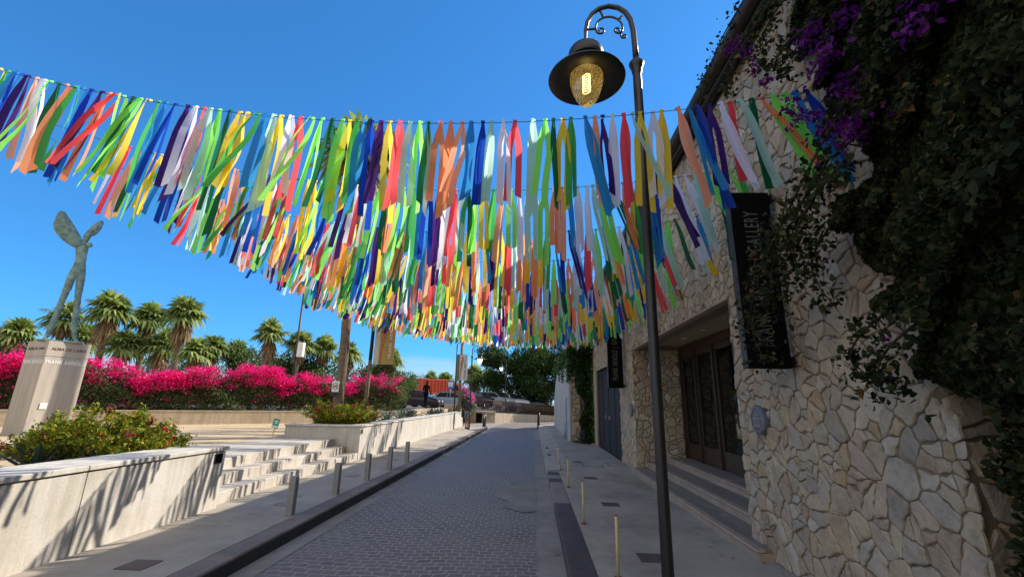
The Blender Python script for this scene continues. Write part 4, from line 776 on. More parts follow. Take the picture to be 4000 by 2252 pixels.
for k in range(70):
    s0 = rgh.random()*HL; mb.tube([(*diag(s0, 0.75), 0.6), (*diag(s0+.1, 0.7), 1.4), (*diag(s0+rgh.normal()*.2, 0.7), 2.3)], [0.02, 0.014, 0.006], 5)
mb.build('stems', 'twig', hedge)
mb = MB(); mb.prism([diag(0, 0.85), diag(HL-.1, 0.85), diag(HL-.1, 1.35), diag(0, 1.35)], 1.30, 2.15); mb.build('inner_block', 'twig', hedge)  # solid dark block filling the hedge core
cl = []
for k in range(2900):
    s0 = rgh.random()*(HL+0.2); top = hed_top(np.array([s0]))[0]
    u = rgh.random()
    if u < 0.88: z0 = top-0.62+0.64*rgh.random()**0.75; t0 = 0.28+0.75*rgh.random()**1.3; r0 = 0.10; m_ = 40
    elif u < 0.94: z0 = top+0.02+0.22*rgh.random(); t0 = 0.5+0.7*rgh.random(); r0 = 0.06; m_ = 12
    else: z0 = 1.2+(top-1.5)*rgh.random(); t0 = 0.34+0.12*rgh.random(); r0 = 0.06; m_ = 14
    if s0 > HL-4.0 and rgh.random() < 0.35+0.12*(s0-HL+4): continue
    if math.sin(s0*1.9)+math.sin(s0*4.3+2)+math.sin(s0*9.1) > 1.25 and rgh.random() < 0.8: continue
    cl.append(to3(s0+rgh.normal(size=m_)*r0*1.25, t0+rgh.normal(size=m_)*r0, z0+rgh.normal(size=m_)*r0*0.6))
leafobj('blossoms', np.concatenate(cl), 0.055, 'pinkbract', hedge, rng=rgh, up_bias=0.6)

# ------------------------------------------------------------------ fan palms
def palm_parts(seed, nleaf=30, L=1.25, dead=18, petiole=0.55):
    rg_ = random.Random(seed); mbl = MB(); mbd = MB()
    def fan(mb, a, el, pet, L, droop, nseg=15, wob=0.0):
        base = Vector((0, 0, 0)); d = Vector((math.cos(a)*math.cos(el), math.sin(a)*math.cos(el), math.sin(el)))
        side = Vector((-math.sin(a), math.cos(a), 0)); upv = side.cross(d)*-1
        if upv.z < 0: upv = -upv
        hub = base+d*pet+Vector((0, 0, -0.06*pet)); w = 0.02
        mb.add([base-side*w, base+side*w, hub+side*w*.6, hub-side*w*.6], [(0, 1, 2, 3)])
        for k in range(nseg):
            th = R(-125+250*k/(nseg-1))+rg_.uniform(-.05, .05); dd = (d*math.cos(th)+side*math.sin(th)); ll = L*(0.72+0.28*math.cos(th*0.8))*rg_.uniform(.85, 1.08); vs = []
            sd = dd.cross(upv).normalized()
            for i in range(5):
                s_ = i/4; p = hub+dd*ll*s_-Vector((0, 0, 1))*droop*ll*(s_**2.4)+upv*0.10*ll*math.sin(s_*2.4)*(1 if k % 2 else .6); wd = ll*0.115*(0.35+2.1*s_-2.4*s_*s_)+0.002
                vs += [p-sd*wd, p+sd*wd]
            mb.add(vs, [(2*i, 2*i+1, 2*i+3, 2*i+2) for i in range(4)])
    for k in range(nleaf):
        q = k/nleaf; fan(mbl, k*2.399+rg_.uniform(-.2, .2), R(84-112*q+rg_.uniform(-12, 12)), petiole*rg_.uniform(.6, 1.25), L*rg_.uniform(.38, .56), 0.22+0.50*q)
    for k in range(dead):
        fan(mbd, k*2.399+1, R(-62+rg_.uniform(-20, 6)), petiole*0.55*rg_.uniform(.7, 1.3), L*rg_.uniform(.26, .40), 0.75, 9)
    return mbl, mbd
PV = []
for sd in range(4):
    a, b_ = palm_parts(40+sd, 24+2*sd, 2.1, 24); ol = a.build('crown', 'palmleaf'); od = b_.build('dead_fronds', 'deadleaf'); PV.append((ol.data, od.data)); D.objects.remove(ol); D.objects.remove(od)
def palm(x, y, z0, z1, r, label, v=0, sc=1.0, group=None, rot=0.0, lean=0.0, skirt=1.0):
    t_ = empty('palm_tree', (x, y, z0), label, 'palm tree', group); m_ = MB(); H = z1-z0; rg_ = random.Random(int(x*10)+v)
    pts = []; rr = []
    for i in range(int(max(6, H*4))+1):
        q = i/int(max(6, H*4)); pts.append((lean*q*q+0.02*math.sin(q*9), 0.02*math.sin(q*7+1), H*q)); rr.append(r*(1.25-0.5*min(1, q*6)*0.5-0.20*q)*(1+0.05*rg_.uniform(-1, 1)))
    m_.tube(pts, rr, 14); m_.build('trunk', 'palmtrunk', t_)
    for me, nm, s2 in ((PV[v % 4][0], 'crown', 1), (PV[v % 4][1], 'dead_fronds', skirt)):
        o = link(nm, me, t_); o.location = (lean, 0, H-(0.0 if nm == 'crown' else 0.15)); o.rotation_euler = (0, 0, rot); o.scale = (sc*min(1, s2), sc*min(1, s2), sc*s2)
    return t_
tp_ = palm(-6.42, 14.5, 0.62, 10.55, 0.165, 'tall palm with rough trunk in the far planter, crown above the ribbons', 1, 1.25, lean=-0.15, rot=1.0, skirt=1.15)
plist = [(-15, 5.7, 1.0, 0, 'slim palm behind the hedge just left of the camera pole'), (-20.3, 6.9, 1.25, 1, 'tall shaggy palm behind the hedge, right of the dense pair'), (-22.4, 6.5, 1.1, 2, 'palm in the middle of the shaggy trio behind the hedge'), (-24.9, 7.15, 1.35, 3, 'tallest shaggy palm behind the hedge, right of the pedestal'),
         (-27.6, 6.5, 1.2, 0, 'palm directly behind the statue legs'), (-30.3, 5.6, 1.1, 1, 'dark palm left of the pedestal top'), (-18.2, 4.8, 0.9, 2, 'short palm in the gap left of the slim palm'), (-16.8, 4.5, 0.8, 3, 'shortest palm next to the slim palm, on its left'),
         (-13.2, 5.1, 0.95, 1, 'palm just right of the camera pole'), (-11.8, 4.85, 0.9, 2, 'palm behind the big planter palm trunk, on its left'), (-10.3, 4.5, 0.85, 0, 'palm seen between the planter palm trunk and the banner pole'), (-7.9, 4.25, 0.8, 3, 'palm to the right of the gold banner'),
         (-26.1, 5.2, 1.1, 1, 'low palm filling the gap left of the tallest shaggy palm'), (-23.6, 5.0, 1.1, 2, 'low palm between the tallest palm and the middle one'), (-21.3, 4.9, 1.1, 0, 'low palm between the middle palm and the right one'), (-19.2, 4.6, 1.0, 3, 'low palm at the right edge of the shaggy group'), (-32.0, 4.6, 1.0, 2, 'low dark palm at the far left edge of the row')]
for i, (x, z, sc, v, lb) in enumerate(plist):
    k = 1.0+0.12*((i*37) % 5)/4
    palm(x*k, 24*k, 0.9, 1.6+(z-1.6)*k-0.62*sc, 0.20 if i in (1, 2, 3) else 0.15, lb, v, sc*k*0.74, 'fan palms beyond the hedge', rot=i*1.3, skirt=1.35 if i in (0, 1, 2, 3) else 0.9)
def tree(name, x, y, z0, h, crown, label, cat, mat, leaf, n, seed, trunk_r=0.15, group=None, limbs=5, shell=0.35):
    """crown: list of (dx, dy, z, rx, ry, rz) clumps"""
    rg_ = np.random.default_rng(seed); t_ = empty(name, (x, y, z0), label, cat, group); m_ = MB()
    m_.tube([(0, 0, 0), (0.06, 0.03, h*0.25), (0.0, 0.05, h*0.5)], [trunk_r*1.25, trunk_r, trunk_r*.75], 8)
    for c_ in crown[:limbs]: m_.tube([(0, 0.03, h*0.3), (c_[0]*.5, c_[1]*.5, (h*0.3+c_[2])*0.55), (c_[0], c_[1], c_[2])], [trunk_r*.6, trunk_r*.4, trunk_r*.12], 6)
    m_.build('trunk', 'bark', t_)
    tot = sum(c_[3]*c_[5] for c_ in crown); P = []
    for c_ in crown:
        k = int(n*c_[3]*c_[5]/tot); P.append(clump_points(k, c_[:3], c_[3:], rg_, shell)); P.append(clump_points(k//7, c_[:3], tuple(v_*1.22 for v_ in c_[3:]), rg_, 0.85))
    P = np.concatenate(P); P = P+0.14*np.sin(P[:, [1, 2, 0]]*5.1)
    leafobj('crown', P, leaf, mat, t_, rng=rg_, up_bias=0.4); return t_
def rcrown(seed, n, w, d, z0, z1, r):
    rg_ = random.Random(seed); return [(rg_.uniform(-w, w), rg_.uniform(-d, d), rg_.uniform(z0, z1), r*rg_.uniform(.7, 1.3), r*rg_.uniform(.7, 1.2), r*rg_.uniform(.55, 1.0)) for _ in range(n)]
tl = ['broad dark green tree over the end of the street, left part', 'broad dark green tree over the end of the street, middle', 'dark green tree beside the white wall at the street end', 'dark tree behind the railing at the far right']
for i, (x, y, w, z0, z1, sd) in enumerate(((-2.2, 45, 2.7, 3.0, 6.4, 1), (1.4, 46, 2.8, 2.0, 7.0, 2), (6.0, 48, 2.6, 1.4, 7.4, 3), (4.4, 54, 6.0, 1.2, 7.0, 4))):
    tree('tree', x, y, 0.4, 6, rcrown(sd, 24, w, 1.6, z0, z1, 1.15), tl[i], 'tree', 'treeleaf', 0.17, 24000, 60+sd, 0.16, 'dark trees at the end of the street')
bl = ['rounded green tree behind the hedge by the camera pole', 'dark green tree behind the shaggy palms', 'pale green tree behind the banner pole', 'dense dark tree between the short palms', 'low green tree behind the orange truck', 'green tree left of the orange truck', 'dark tree at the far left behind the pedestal', 'far green tree right of the second banner']
for i, (x, y, w, z0, z1, r_) in enumerate(((-13.8, 26, 1.3, 1.2, 2.6, 0.8), (-26, 30, 4.0, 1.4, 3.9, 1.2), (-9.2, 26, 1.2, 1.2, 2.4, 0.7), (-17.5, 27, 1.6, 1.4, 3.3, .9), (-15, 64, 6.5, 1.5, 3.7, 1.3), (-12.5, 40, 1.6, 1.2, 2.7, .9), (-31, 25, 2.0, 1.0, 3.0, 1.0), (-5.6, 50, 1.6, 1.2, 3.6, .9))):
    tree('tree', x, y, 0.9, z1, rcrown(80+i, 10, w, 1.0, z0, z1, r_), bl[i], 'tree', 'farleaf', 0.14, 7000, 90+i, 0.12, 'broadleaf trees beyond the hedge')
for i, (x, y, z1, sc, lb) in enumerate(((-13.4, 58, 4.1, 1.1, 'small far palm above the truck, left one'), (-11.5, 58, 4.1, 1.1, 'small far palm above the truck, right one'), (-6.9, 52, 4.6, 1.1, 'far palm behind the second banner'))):
    palm(x, y, 0.9, z1, 0.16, lb, i, sc, 'small far palms near the truck', rot=i)

# ------------------------------------------------------------------ purple bougainvillea on the near facade
rgv = np.random.default_rng(21)
vine = empty('bougainvillea_vine', (0, 0, 0), 'huge dark purple flowering bougainvillea hanging over the near facade', 'climbing plant')
edge = [(5.75, 3.30), (5.2, 3.22), (4.8, 3.08), (4.3, 2.98), (3.81, 2.84), (3.25, 2.82), (3.1, 2.86), (2.9, 2.95), (2.6, 2.92), (2.4, 2.80), (2.2, 2.73), (2.04, 2.74), (1.77, 2.62), (1.66, 2.45), (1.6, 2.0)]
ez = np.array([e[0] for e in edge])[::-1]; ey = np.array([e[1] for e in edge])[::-1]
def ymax(z): return np.interp(z, ez, ey)
n = 135000; z = 1.70+4.5*rgv.random(n)**1.15; ym = ymax(z)+0.10*np.sin(z*7)+0.08*np.sin(z*17+1)+0.05*np.sin(z*31); d = rgv.random(n)**1.25*2.8; y = ym-d
hole = (np.sin(y*5.2+1.3*np.sin(z*3.1))*np.sin(z*4.6+1.1*np.sin(y*4.0)) > 0.30+0.9*np.clip(d, 0, .8)); keep = ~(hole & (d < 0.65)); y, z, d, ym = y[keep], z[keep], d[keep], ym[keep]; n = len(y)
th = np.clip(0.10+0.44*d+0.12*np.sin(y*6+z*5)+0.10*np.sin(z*9-y*4)+0.06*np.sin(y*17+z*13), 0.06, 0.80)
x = 2.40-th*(0.15+0.85*rgv.random(n)**0.35)
kx = np.clip(x/2.2, 0.7, 1.1); y = y-(1-kx)*ym; z = 1.6+(z-1.6)*(0.35+0.65*kx)
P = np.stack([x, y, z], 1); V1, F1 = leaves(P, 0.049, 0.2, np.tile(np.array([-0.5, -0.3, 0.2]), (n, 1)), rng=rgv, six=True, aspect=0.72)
# hanging sprays that reach out from the mass: (y, z) tip paths on the wall, with leaves
sprays = [[(2.75, 3.5), (3.2, 3.0), (3.55, 2.65), (3.85, 2.35), (3.95, 2.05)], [(2.8, 3.3), (3.1, 2.9), (3.4, 2.6), (3.6, 2.4)], [(2.7, 3.2), (3.0, 2.8), (3.2, 2.55)], [(2.9, 5.2), (3.4, 5.0), (3.9, 4.9), (4.2, 4.95)], [(3.0, 5.6), (3.7, 5.45), (4.3, 5.35), (4.7, 5.45)],
          [(2.8, 4.5), (3.05, 4.40), (3.2, 4.35)], [(2.7, 2.2), (2.82, 1.95), (2.86, 1.72)], [(2.5, 2.1), (2.62, 1.85), (2.66, 1.72)], [(2.9, 5.0), (3.2, 4.75), (3.45, 4.70)], [(2.8, 3.0), (3.05, 2.62), (3.1, 2.3)]]
m_ = MB(); Ls = []; 
for si, sp in enumerate(sprays):
    sp = np.array(sp); tt = np.linspace(0, len(sp)-1, 26); yy = np.interp(tt, range(len(sp)), sp[:, 0]); zz = np.interp(tt, range(len(sp)), sp[:, 1]); out_x = 2.30-0.32*np.sin(np.linspace(0.4, 2.6, 26))-(0.12 if si < 3 else 0)
    mt_ = MB(); mt_.tube(list(zip(out_x, yy, zz)), list(np.linspace(0.010, 0.003, 26)), 5); mt_.build('branch', 'vinetwig', vine)
    k = 520 if si < 3 else 190; i_ = rgv.integers(0, 26, k); spread = 0.085 if si < 3 else 0.06
    Ls.append(np.stack([out_x[i_], yy[i_], zz[i_]], 1)+rgv.normal(size=(k, 3))*spread*np.array([.8, 1, 1]))
Ls = np.concatenate(Ls); V2, F2 = leaves(Ls, 0.043, 0.2, None, rng=rgv, six=True, aspect=0.7)
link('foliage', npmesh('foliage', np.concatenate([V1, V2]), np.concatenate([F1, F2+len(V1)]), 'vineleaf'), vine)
fl = []
for (y0, z0, r0, k) in ((3.80, 5.15, .10, 60), (3.55, 4.72, .09, 60), (3.9, 5.3, .08, 50), (3.62, 4.95, .07, 50), (3.4, 4.42, .07, 50), (2.74, 4.28, .13, 120), (2.85, 4.05, .10, 70), (2.59, 4.0, .12, 100), (3.13, 3.96, .09, 70), (3.05, 3.80, .08, 60), (2.42, 3.28, .12, 110), (1.63, 3.28, .10, 60), (2.53, 3.63, .12, 90), (2.84, 3.54, .09, 60), (2.66, 3.42, .08, 40), (2.95, 3.30, .06, 30),
                        (2.9, 3.68, .07, 40), (2.72, 2.02, .03, 12), (2.66, 1.78, .03, 12), (3.52, 2.75, .02, 8), (3.18, 5.6, .1, 60), (2.5, 4.7, .12, 60), (2.2, 3.9, .10, 50), (1.9, 4.3, .10, 50)):
    thx = 2.40-(0.22+0.38*max(0, ymax(z0)-y0)); thx = 2.12 if y0 > ymax(z0) else thx
    fl.append(np.array([thx-0.05, y0, z0])+rgv.normal(size=(int(k*0.9), 3))*r0*0.58*np.array([.6, 1, .8]))
kq = 9000; Pq = np.stack([2.20+0.30*rgv.random(kq), 1.80+0.60*rgv.random(kq)**0.8, 0.25+1.6*rgv.random(kq)], 1); Pq[:, 1] -= 0.10*np.sin(Pq[:, 2]*7)**2  # leaf curtain added at the view's right edge to shade the return wall
leafobj('added_shade_foliage', Pq, 0.05, 'vineleaf', vine, rng=rgv, six=True, aspect=0.7)
leafobj('blossoms', np.concatenate(fl), 0.036, 'purplebract', vine, rng=rgv)

# ivy on the stone pillar beyond the garage
iv = empty('climbing_vine', (0, 0, 0), 'dark climbing vine over the stone pillar beyond the garage door', 'climbing plant')
rgi = np.random.default_rng(8); n = 15000
P = np.stack([1.75+0.8*rgi.random(n), 18.55-0.55*rgi.random(n)**2, 0.15+4.0*rgi.random(n)], 1)
keep = (P[:, 2] > 2.35+0.4*np.sin(P[:, 0]*9)) | (P[:, 0] > 2.0+0.12*np.sin(P[:, 2]*5)); P = P[keep]
Q = np.stack([1.42+0.5*rgi.random(9000), 18.2+9*rgi.random(9000)**1.6, 2.3+1.7*rgi.random(9000)], 1); Q = Q[Q[:, 2] > 2.9+0.5*np.sin(Q[:, 1]*1.9)+0.05*(Q[:, 1]-18)]
T_ = np.concatenate([clump_points(1900, (2.0+0.2*math.sin(i*2), 18.5+i*2.0, 3.95+0.25*math.sin(i*1.7)), (0.6, 1.2, 0.5), rgi, .3) for i in range(8)])
leafobj('foliage', np.concatenate([P, Q, T_]), 0.085, 'treeleaf', iv, rng=rgi, out=None)
for k in range(9): x0 = 1.95+0.05*k; m_ = MB(); m_.tube([(x0, 18.5, 0.1), (x0+.05*math.sin(k), 18.42, 1.0), (x0-.06*math.sin(k*2), 18.45, 2.0), (x0, 18.5, 3.2)], [.035, .03, .022, .012], 6); m_.build('stem', 'bark', iv)
mfl = np.concatenate([np.array([1.3, 19+k*1.3, 4.35+0.3*math.sin(k)])+rgi.normal(size=(26, 3))*0.10 for k in range(3)]); leafobj('blossoms', mfl, 0.07, 'pinkbract', iv, rng=rgi)
agave((2.05, 18.15, 0.12), 0.75, 0.75, 'dark fern like plant at the foot of the climbing vine', 'darkagave', 26, seed=77, wid=0.05, name='fern')

# ------------------------------------------------------------------ banner poles, camera pole, signs
def banner(px_, py, z0, ztop, bx0, bx1, bz0, bz1, mats, label, cat='banner', fig=None, txt='FRANK ARNOLD', ts=0.30, by=0.0, colr='whitepaint', tx=0.78):
    t_ = empty('banner', (px_, py, 0), label, cat)
    m_ = MB(); m_.box(bx0, bx1, by-0.004, by+0.004, bz0, bz1); m_.build('cloth', mats[0], t_)
    m_ = MB(); w = bx1-bx0; h = bz1-bz0
    m_.box(bx0+0.002, bx0+w*0.26, by-0.008, by-0.0045, bz0+0.002, bz1-0.002); m_.build('pale_band', mats[1], t_)
    pts = [(0.30, 0.0), (0.36, 0.0), (0.42, 0.28), (0.50, 0.45), (0.54, 0.60), (0.62, 0.72), (0.60, 0.88), (0.50, 0.96), (0.42, 0.93), (0.40, 0.80), (0.33, 0.72), (0.35, 0.50), (0.31, 0.30)]
    m_ = MB(); m_.extr([(bx0+w*a, bz0+h*b_) for a, b_ in pts], 1, by-0.012, by-0.0085); m_.build('painted_figure', mats[2], t_)
    text_mesh('lettering', txt, w*ts, colr, t_, basis(bx0+w*tx, by-0.010, bz0+h*0.50, (0, 0, 1), (-1, 0, 0)), 0.002, 0.95 if h/w < 2.3 else 1.0, spacing=1.1)
    m_ = MB()
    for z in (bz0-0.02, bz1+0.02): m_.tube([(-0.02 if bx0 > 0 else bx0, by, z), (bx1 if bx0 > 0 else bx1, by, z)], 0.012, 6)
    m_.build('rod', 'blackmetal', t_); return t_
def pole(name, x, y, z0, z1, r, mat, label, cat='pole', topmat=None, zsplit=None, lean=0.0, dx=0):
    t_ = empty(name, (x, y, z0), label, cat); H = z1-z0; m_ = MB()
    zs = (zsplit-z0) if zsplit else H; m_.tube([(0, 0, 0), (dx*zs/H, 0, zs)], [r, r*0.95], 10); m_.build('shaft', mat, t_)
    if zsplit: m_ = MB(); m_.tube([(dx*zs/H, 0, zs), (dx, 0, H)], [r*0.97, r*0.85], 10); m_.build('upper_shaft', topmat, t_)
    return t_
pole('banner_pole', -4.86, 12.87, 0.86, 5.3, 0.055, 'woodpole', 'brown pole of the gold banner, rising from the far planter', topmat='blackmetal', zsplit=2.75)
banner(-4.86, 12.87, 0, 0, 0.085, 0.70, 2.63, 4.15, ('bannergold', 'bannerpale', 'bannerred'), 'gold banner with reddish painted figure lettered FRANK ARNOLD', ts=0.24, tx=0.80)
pole('banner_pole', -4.45, 27.0, 0.86, 5.6, 0.085, 'woodpole', 'brown pole behind the grey banner near the far end of the planter')
banner(-4.45, 26.93, 0, 0, -0.24, 0.43, 2.88, 4.42, ('bannergrey', 'bannergreen', 'bannerbrown'), 'grey white banner with brown figure lettered FRANK ARNOLD', ts=0.27, by=-0.10, tx=0.78, colr='clothdark')
pole('flag_pole', -4.90, 27.9, 0.86, 5.2, 0.05, 'blackmetal', 'slim black pole left of the grey banner')
cp = empty('camera_pole', (-12.2, 22.0, 0.9), 'slim grey surveillance pole with white box behind the hedge', 'pole')
m_ = MB(); m_.tube([(0, 0, 0), (-0.10, 0, 6.6)], [0.065, 0.045], 10); m_.build('mast', 'darkbrownmetal', cp)
m_ = MB(); m_.box(0.06, 0.36, -0.16, 0.10, 2.75, 3.5, 0, 0.02); m_.build('equipment_box', 'whitepaint', cp)
m_ = MB(); m_.tube([(-0.08, 0, 5.6), (0.10, -0.02, 5.62), (0.16, -0.02, 5.55)], 0.02, 6); m_.lathe([(0.01, 0.12), (0.09, 0.09), (0.10, 0.0), (0.08, -0.09), (0.01, -0.13)], (0.17, -0.02, 5.42), 14); m_.build('surveillance_camera', 'blackmetal', cp)
m_ = MB(); m_.tube([(-0.3, 0, 6.22), (0.05, 0, 6.22), (0.5, 0, 6.32), (0.9, 0, 6.5)], 0.018, 6); m_.tube([(0.05, 0, 6.05), (0.4, 0, 6.25), (0.55, 0, 6.42)], 0.018, 6); m_.build('bracket', 'greymetal', cp)
# pictogram sign strapped to the palm trunk
sg = empty('pictogram_sign', (-6.44, 14.24, 1.93), 'white sign with a black round prohibition pictogram on the palm trunk', 'sign')
m_ = MB(); m_.box(-0.115, 0.115, -0.012, 0.0, -0.10, 0.24, 0, 0.003); m_.build('plate', 'whitepaint', sg)
m_ = MB(); m_.box(-0.113, 0.113, -0.015, -0.002, -0.245, -0.105); m_.build('caption_panel', 'clothdark', sg)
m_ = MB(); m_.tube([(0.088*math.cos(a), -0.016, 0.08+0.105*math.sin(a)) for a in np.linspace(0, 2*math.pi, 25)], 0.008, 6, cap=False); m_.tube([(-0.06, -0.016, 0.15), (0.06, -0.016, 0.01)], 0.006, 6)
m_.disc((0.035, -0.014, 0.11), 0.020, -0.003, 10, 0, 1); m_.box(-0.05, 0.04, -0.018, -0.0135, 0.055, 0.085); m_.box(-0.06, -0.045, -0.018, -0.0135, 0.03, 0.06); m_.build('pictogram', 'blackpaint', sg)
gs = empty('garden_sign', (-6.48, 11.1, 0.62), 'small green sign leaning on a thin stick in the sand', 'sign'); gs.rotation_euler = (0, R(9), 0)
m_ = MB(); m_.box(-0.012, 0.012, -0.006, 0.006, -0.05, 0.36); m_.build('stake', 'yellowpost', gs)
m_ = MB(); m_.box(-0.085, 0.085, -0.014, -0.008, 0.26, 0.48, 0, 0.003); m_.build('plate', 'signgreen', gs)
m_ = MB(); m_.box(-0.05, 0.05, -0.016, -0.0135, 0.41, 0.43); m_.box(-0.03, 0.04, -0.016, -0.0135, 0.37, 0.385); m_.box(-0.075, 0.075, -0.016, -0.0135, 0.275, 0.31); m_.build('markings', 'whitepaint', gs)

# ------------------------------------------------------------------ the far end: ramp wall with railing, culvert, bus stop sign, vehicles
rw = empty('ramp_wall', (0, 0, 0), 'low ochre ramp wall with a dark opening beyond the street lamp', 'wall')
m_ = MB(); m_.prism([(-5.1, 36.4), (-4.62, 36.4), (-4.62, 38.2), (-5.1, 38.2)], 0, 0.78); m_.prism([(-4.08, 36.4), (-3.15, 37.2), (-3.4, 38.6), (-4.08, 38.2)], 0, 0.78); m_.prism([(-5.1, 36.35), (-4.0, 36.3), (-3.05, 37.15), (-3.3, 38.7), (-5.1, 38.6)], 0.78, 0.92)
m_.build('wall_face', 'ochrewall', rw)
m_ = MB(); m_.prism([(-4.62, 37.6), (-4.08, 37.6), (-4.08, 37.7), (-4.62, 37.7)], 0, 0.78); m_.build('opening', 'blackpaint', rw)
m_ = MB(); A0, A1 = Vector((-3.12, 37.25)), Vector((5.2, 50.5)); m_.add([(A0.x, A0.y, -0.02), (A1.x, A1.y, -0.02), (A1.x, A1.y, 0.30), (A0.x, A0.y, 0.80), (A0.x-.3, A0.y+.2, -0.02), (A1.x-.3, A1.y+.2, -0.02), (A1.x-.3, A1.y+.2, 0.30), (A0.x-.3, A0.y+.2, 0.80)], [(0, 1, 2, 3), (7, 6, 5, 4), (3, 2, 6, 7), (4, 0, 3, 7), (1, 5, 6, 2)]); m_.build('sloping_wall', 'lowwall', rw)
rl = empty('railing', (0, 0, 0), 'brown metal railing above the ramp wall', 'railing')
path_ = [(-5.1, 37.0, 0.93), (-3.35, 37.9, 0.86), (-1.0, 41.3, 0.70), (1.6, 45.6, 0.52), (4.6, 50.4, 0.32)]
m_ = MB(); m2 = MB(); 
for a, b_ in zip(path_[:-1], path_[1:]):
    a = Vector(a); b_ = Vector(b_); u3 = Vector((0, 0, 1)); m_.tube([a+u3*0.92, b_+u3*0.92], 0.03, 6); m_.tube([a+u3*0.10, b_+u3*0.10], 0.02, 6)
    k = int((b_-a).length/0.10)
    for i in range(k): p = a.lerp(b_, i/k); m2.tube([p+u3*0.1, p+u3*0.9], 0.026, 4)
    for i in range(0, k, 19): p = a.lerp(b_, i/k); m_.tube([p, p+u3*0.98], 0.035, 6)
m_.build('rails', 'fencebrown', rl); m2.build('balusters', 'fencebrown', rl)
rr_ = empty('stone_retaining_wall', (0, 0, 0), 'low pale stone wall below the dark standing figure', 'wall')
m_ = MB(); m_.prism([(-6.35, 22.2), (-5.75, 22.2), (-5.6, 31.5), (-6.9, 33.0), (-7.2, 28.0)], 0.5, 1.14); m_.build('wall_face', 'lowwall', rr_)
m_ = MB(); m_.prism([(-5.95, 30.0), (-5.0, 30.0), (-5.0, 31.6), (-5.95, 31.6)], 0.5, 1.42); m_.build('raised_block', 'lowwall', rr_)
bs = empty('bus_stop_sign', (-6.33, 34.0, 0.95), 'blue bus stop sign on a thin post in front of the truck', 'sign')
m_ = MB(); m_.tube([(0, 0, 0), (0, 0, 2.15)], 0.025, 8); m_.build('post', 'greymetal', bs)
m_ = MB(); m_.box(-0.27, 0.27, -0.03, -0.01, 1.58, 2.22, 0, 0.01); m_.build('plate', 'signblue', bs)
m_ = MB()
for x in (-0.19, 0.01): m_.box(x, x+0.17, -0.034, -0.0295, 1.93, 2.12, 0, 0.003)
m_.box(-0.18, 0.17, -0.034, -0.0295, 1.80, 1.90, 0, 0.003); m_.box(-0.15, -0.08, -0.034, -0.0295, 1.74, 1.80); m_.box(0.07, 0.14, -0.034, -0.0295, 1.74, 1.80); m_.build('bus_symbol', 'whitepaint', bs)
def wheel(parent, x, y, r, w=0.22):
    m_ = MB(); m_.lathe([(r*0.55, 0), (r*0.92, 0), (r, 0.03), (r, w-0.03), (r*0.92, w), (r*0.55, w)], (x, y, r), 18, 0, 1); wh = m_.build('wheel', 'tyre', parent)
    m_ = MB(); m_.lathe([(0.001, 0.02), (r*0.5, 0.02), (r*0.56, 0.05), (r*0.56, w-0.05), (0.001, w-0.05)], (x, y, r), 14, 0, 1); m_.build('rim', 'greymetal', wh)
# dump truck seen from the side (local x along its length, nose to +x)
tk = empty('dump_truck', (-11.1, 43.6, 1.0), 'orange ribbed dump truck parked beyond the hedge', 'truck', rz=R(44)); tk.scale = (1.12, 1.0, 1.0)
m_ = MB(); m_.box(0.0, 3.0, 0, 2.3, 1.35, 2.72, 0, 0.02); m_.box(-0.04, 3.04, -0.05, 2.35, 2.66, 2.80, 0, 0.015); m_.build('tipper_body', 'truckorange', tk)
m_ = MB()
for k in range(9): m_.box(0.02+k*0.365, 0.11+k*0.365, -0.10, 0.0, 1.42, 2.66, 0, 0.01)
m_.box(-0.02, 3.02, -0.11, 0, 1.30, 1.43, 0, 0.01); m_.box(-0.5, 0.6, -0.05, 2.3, 1.15, 1.30, 0, 0.01); m_.build('ribs', 'truckorange', tk)
m_ = MB(); m_.extr([(3.15, 0.9), (3.15, 2.45), (3.3, 2.55), (4.0, 2.5), (4.25, 1.75), (4.3, 0.9)], 1, 0.1, 2.2); cb = m_.build('cab', 'truckorange', tk)
m_ = MB(); m_.extr([(3.35, 1.75), (3.35, 2.35), (3.95, 2.32), (4.12, 1.78)], 1, 0.085, 0.099); m_.build('window', 'carglass', cb)
m_ = MB(); m_.box(-0.1, 4.2, 0.5, 1.8, 0.7, 1.1); m_.build('chassis', 'tyre', tk)
for x in (0.6, 1.7, 3.6):
    for y in (0.05, 2.0): wheel(tk, x, y, 0.48, 0.25)
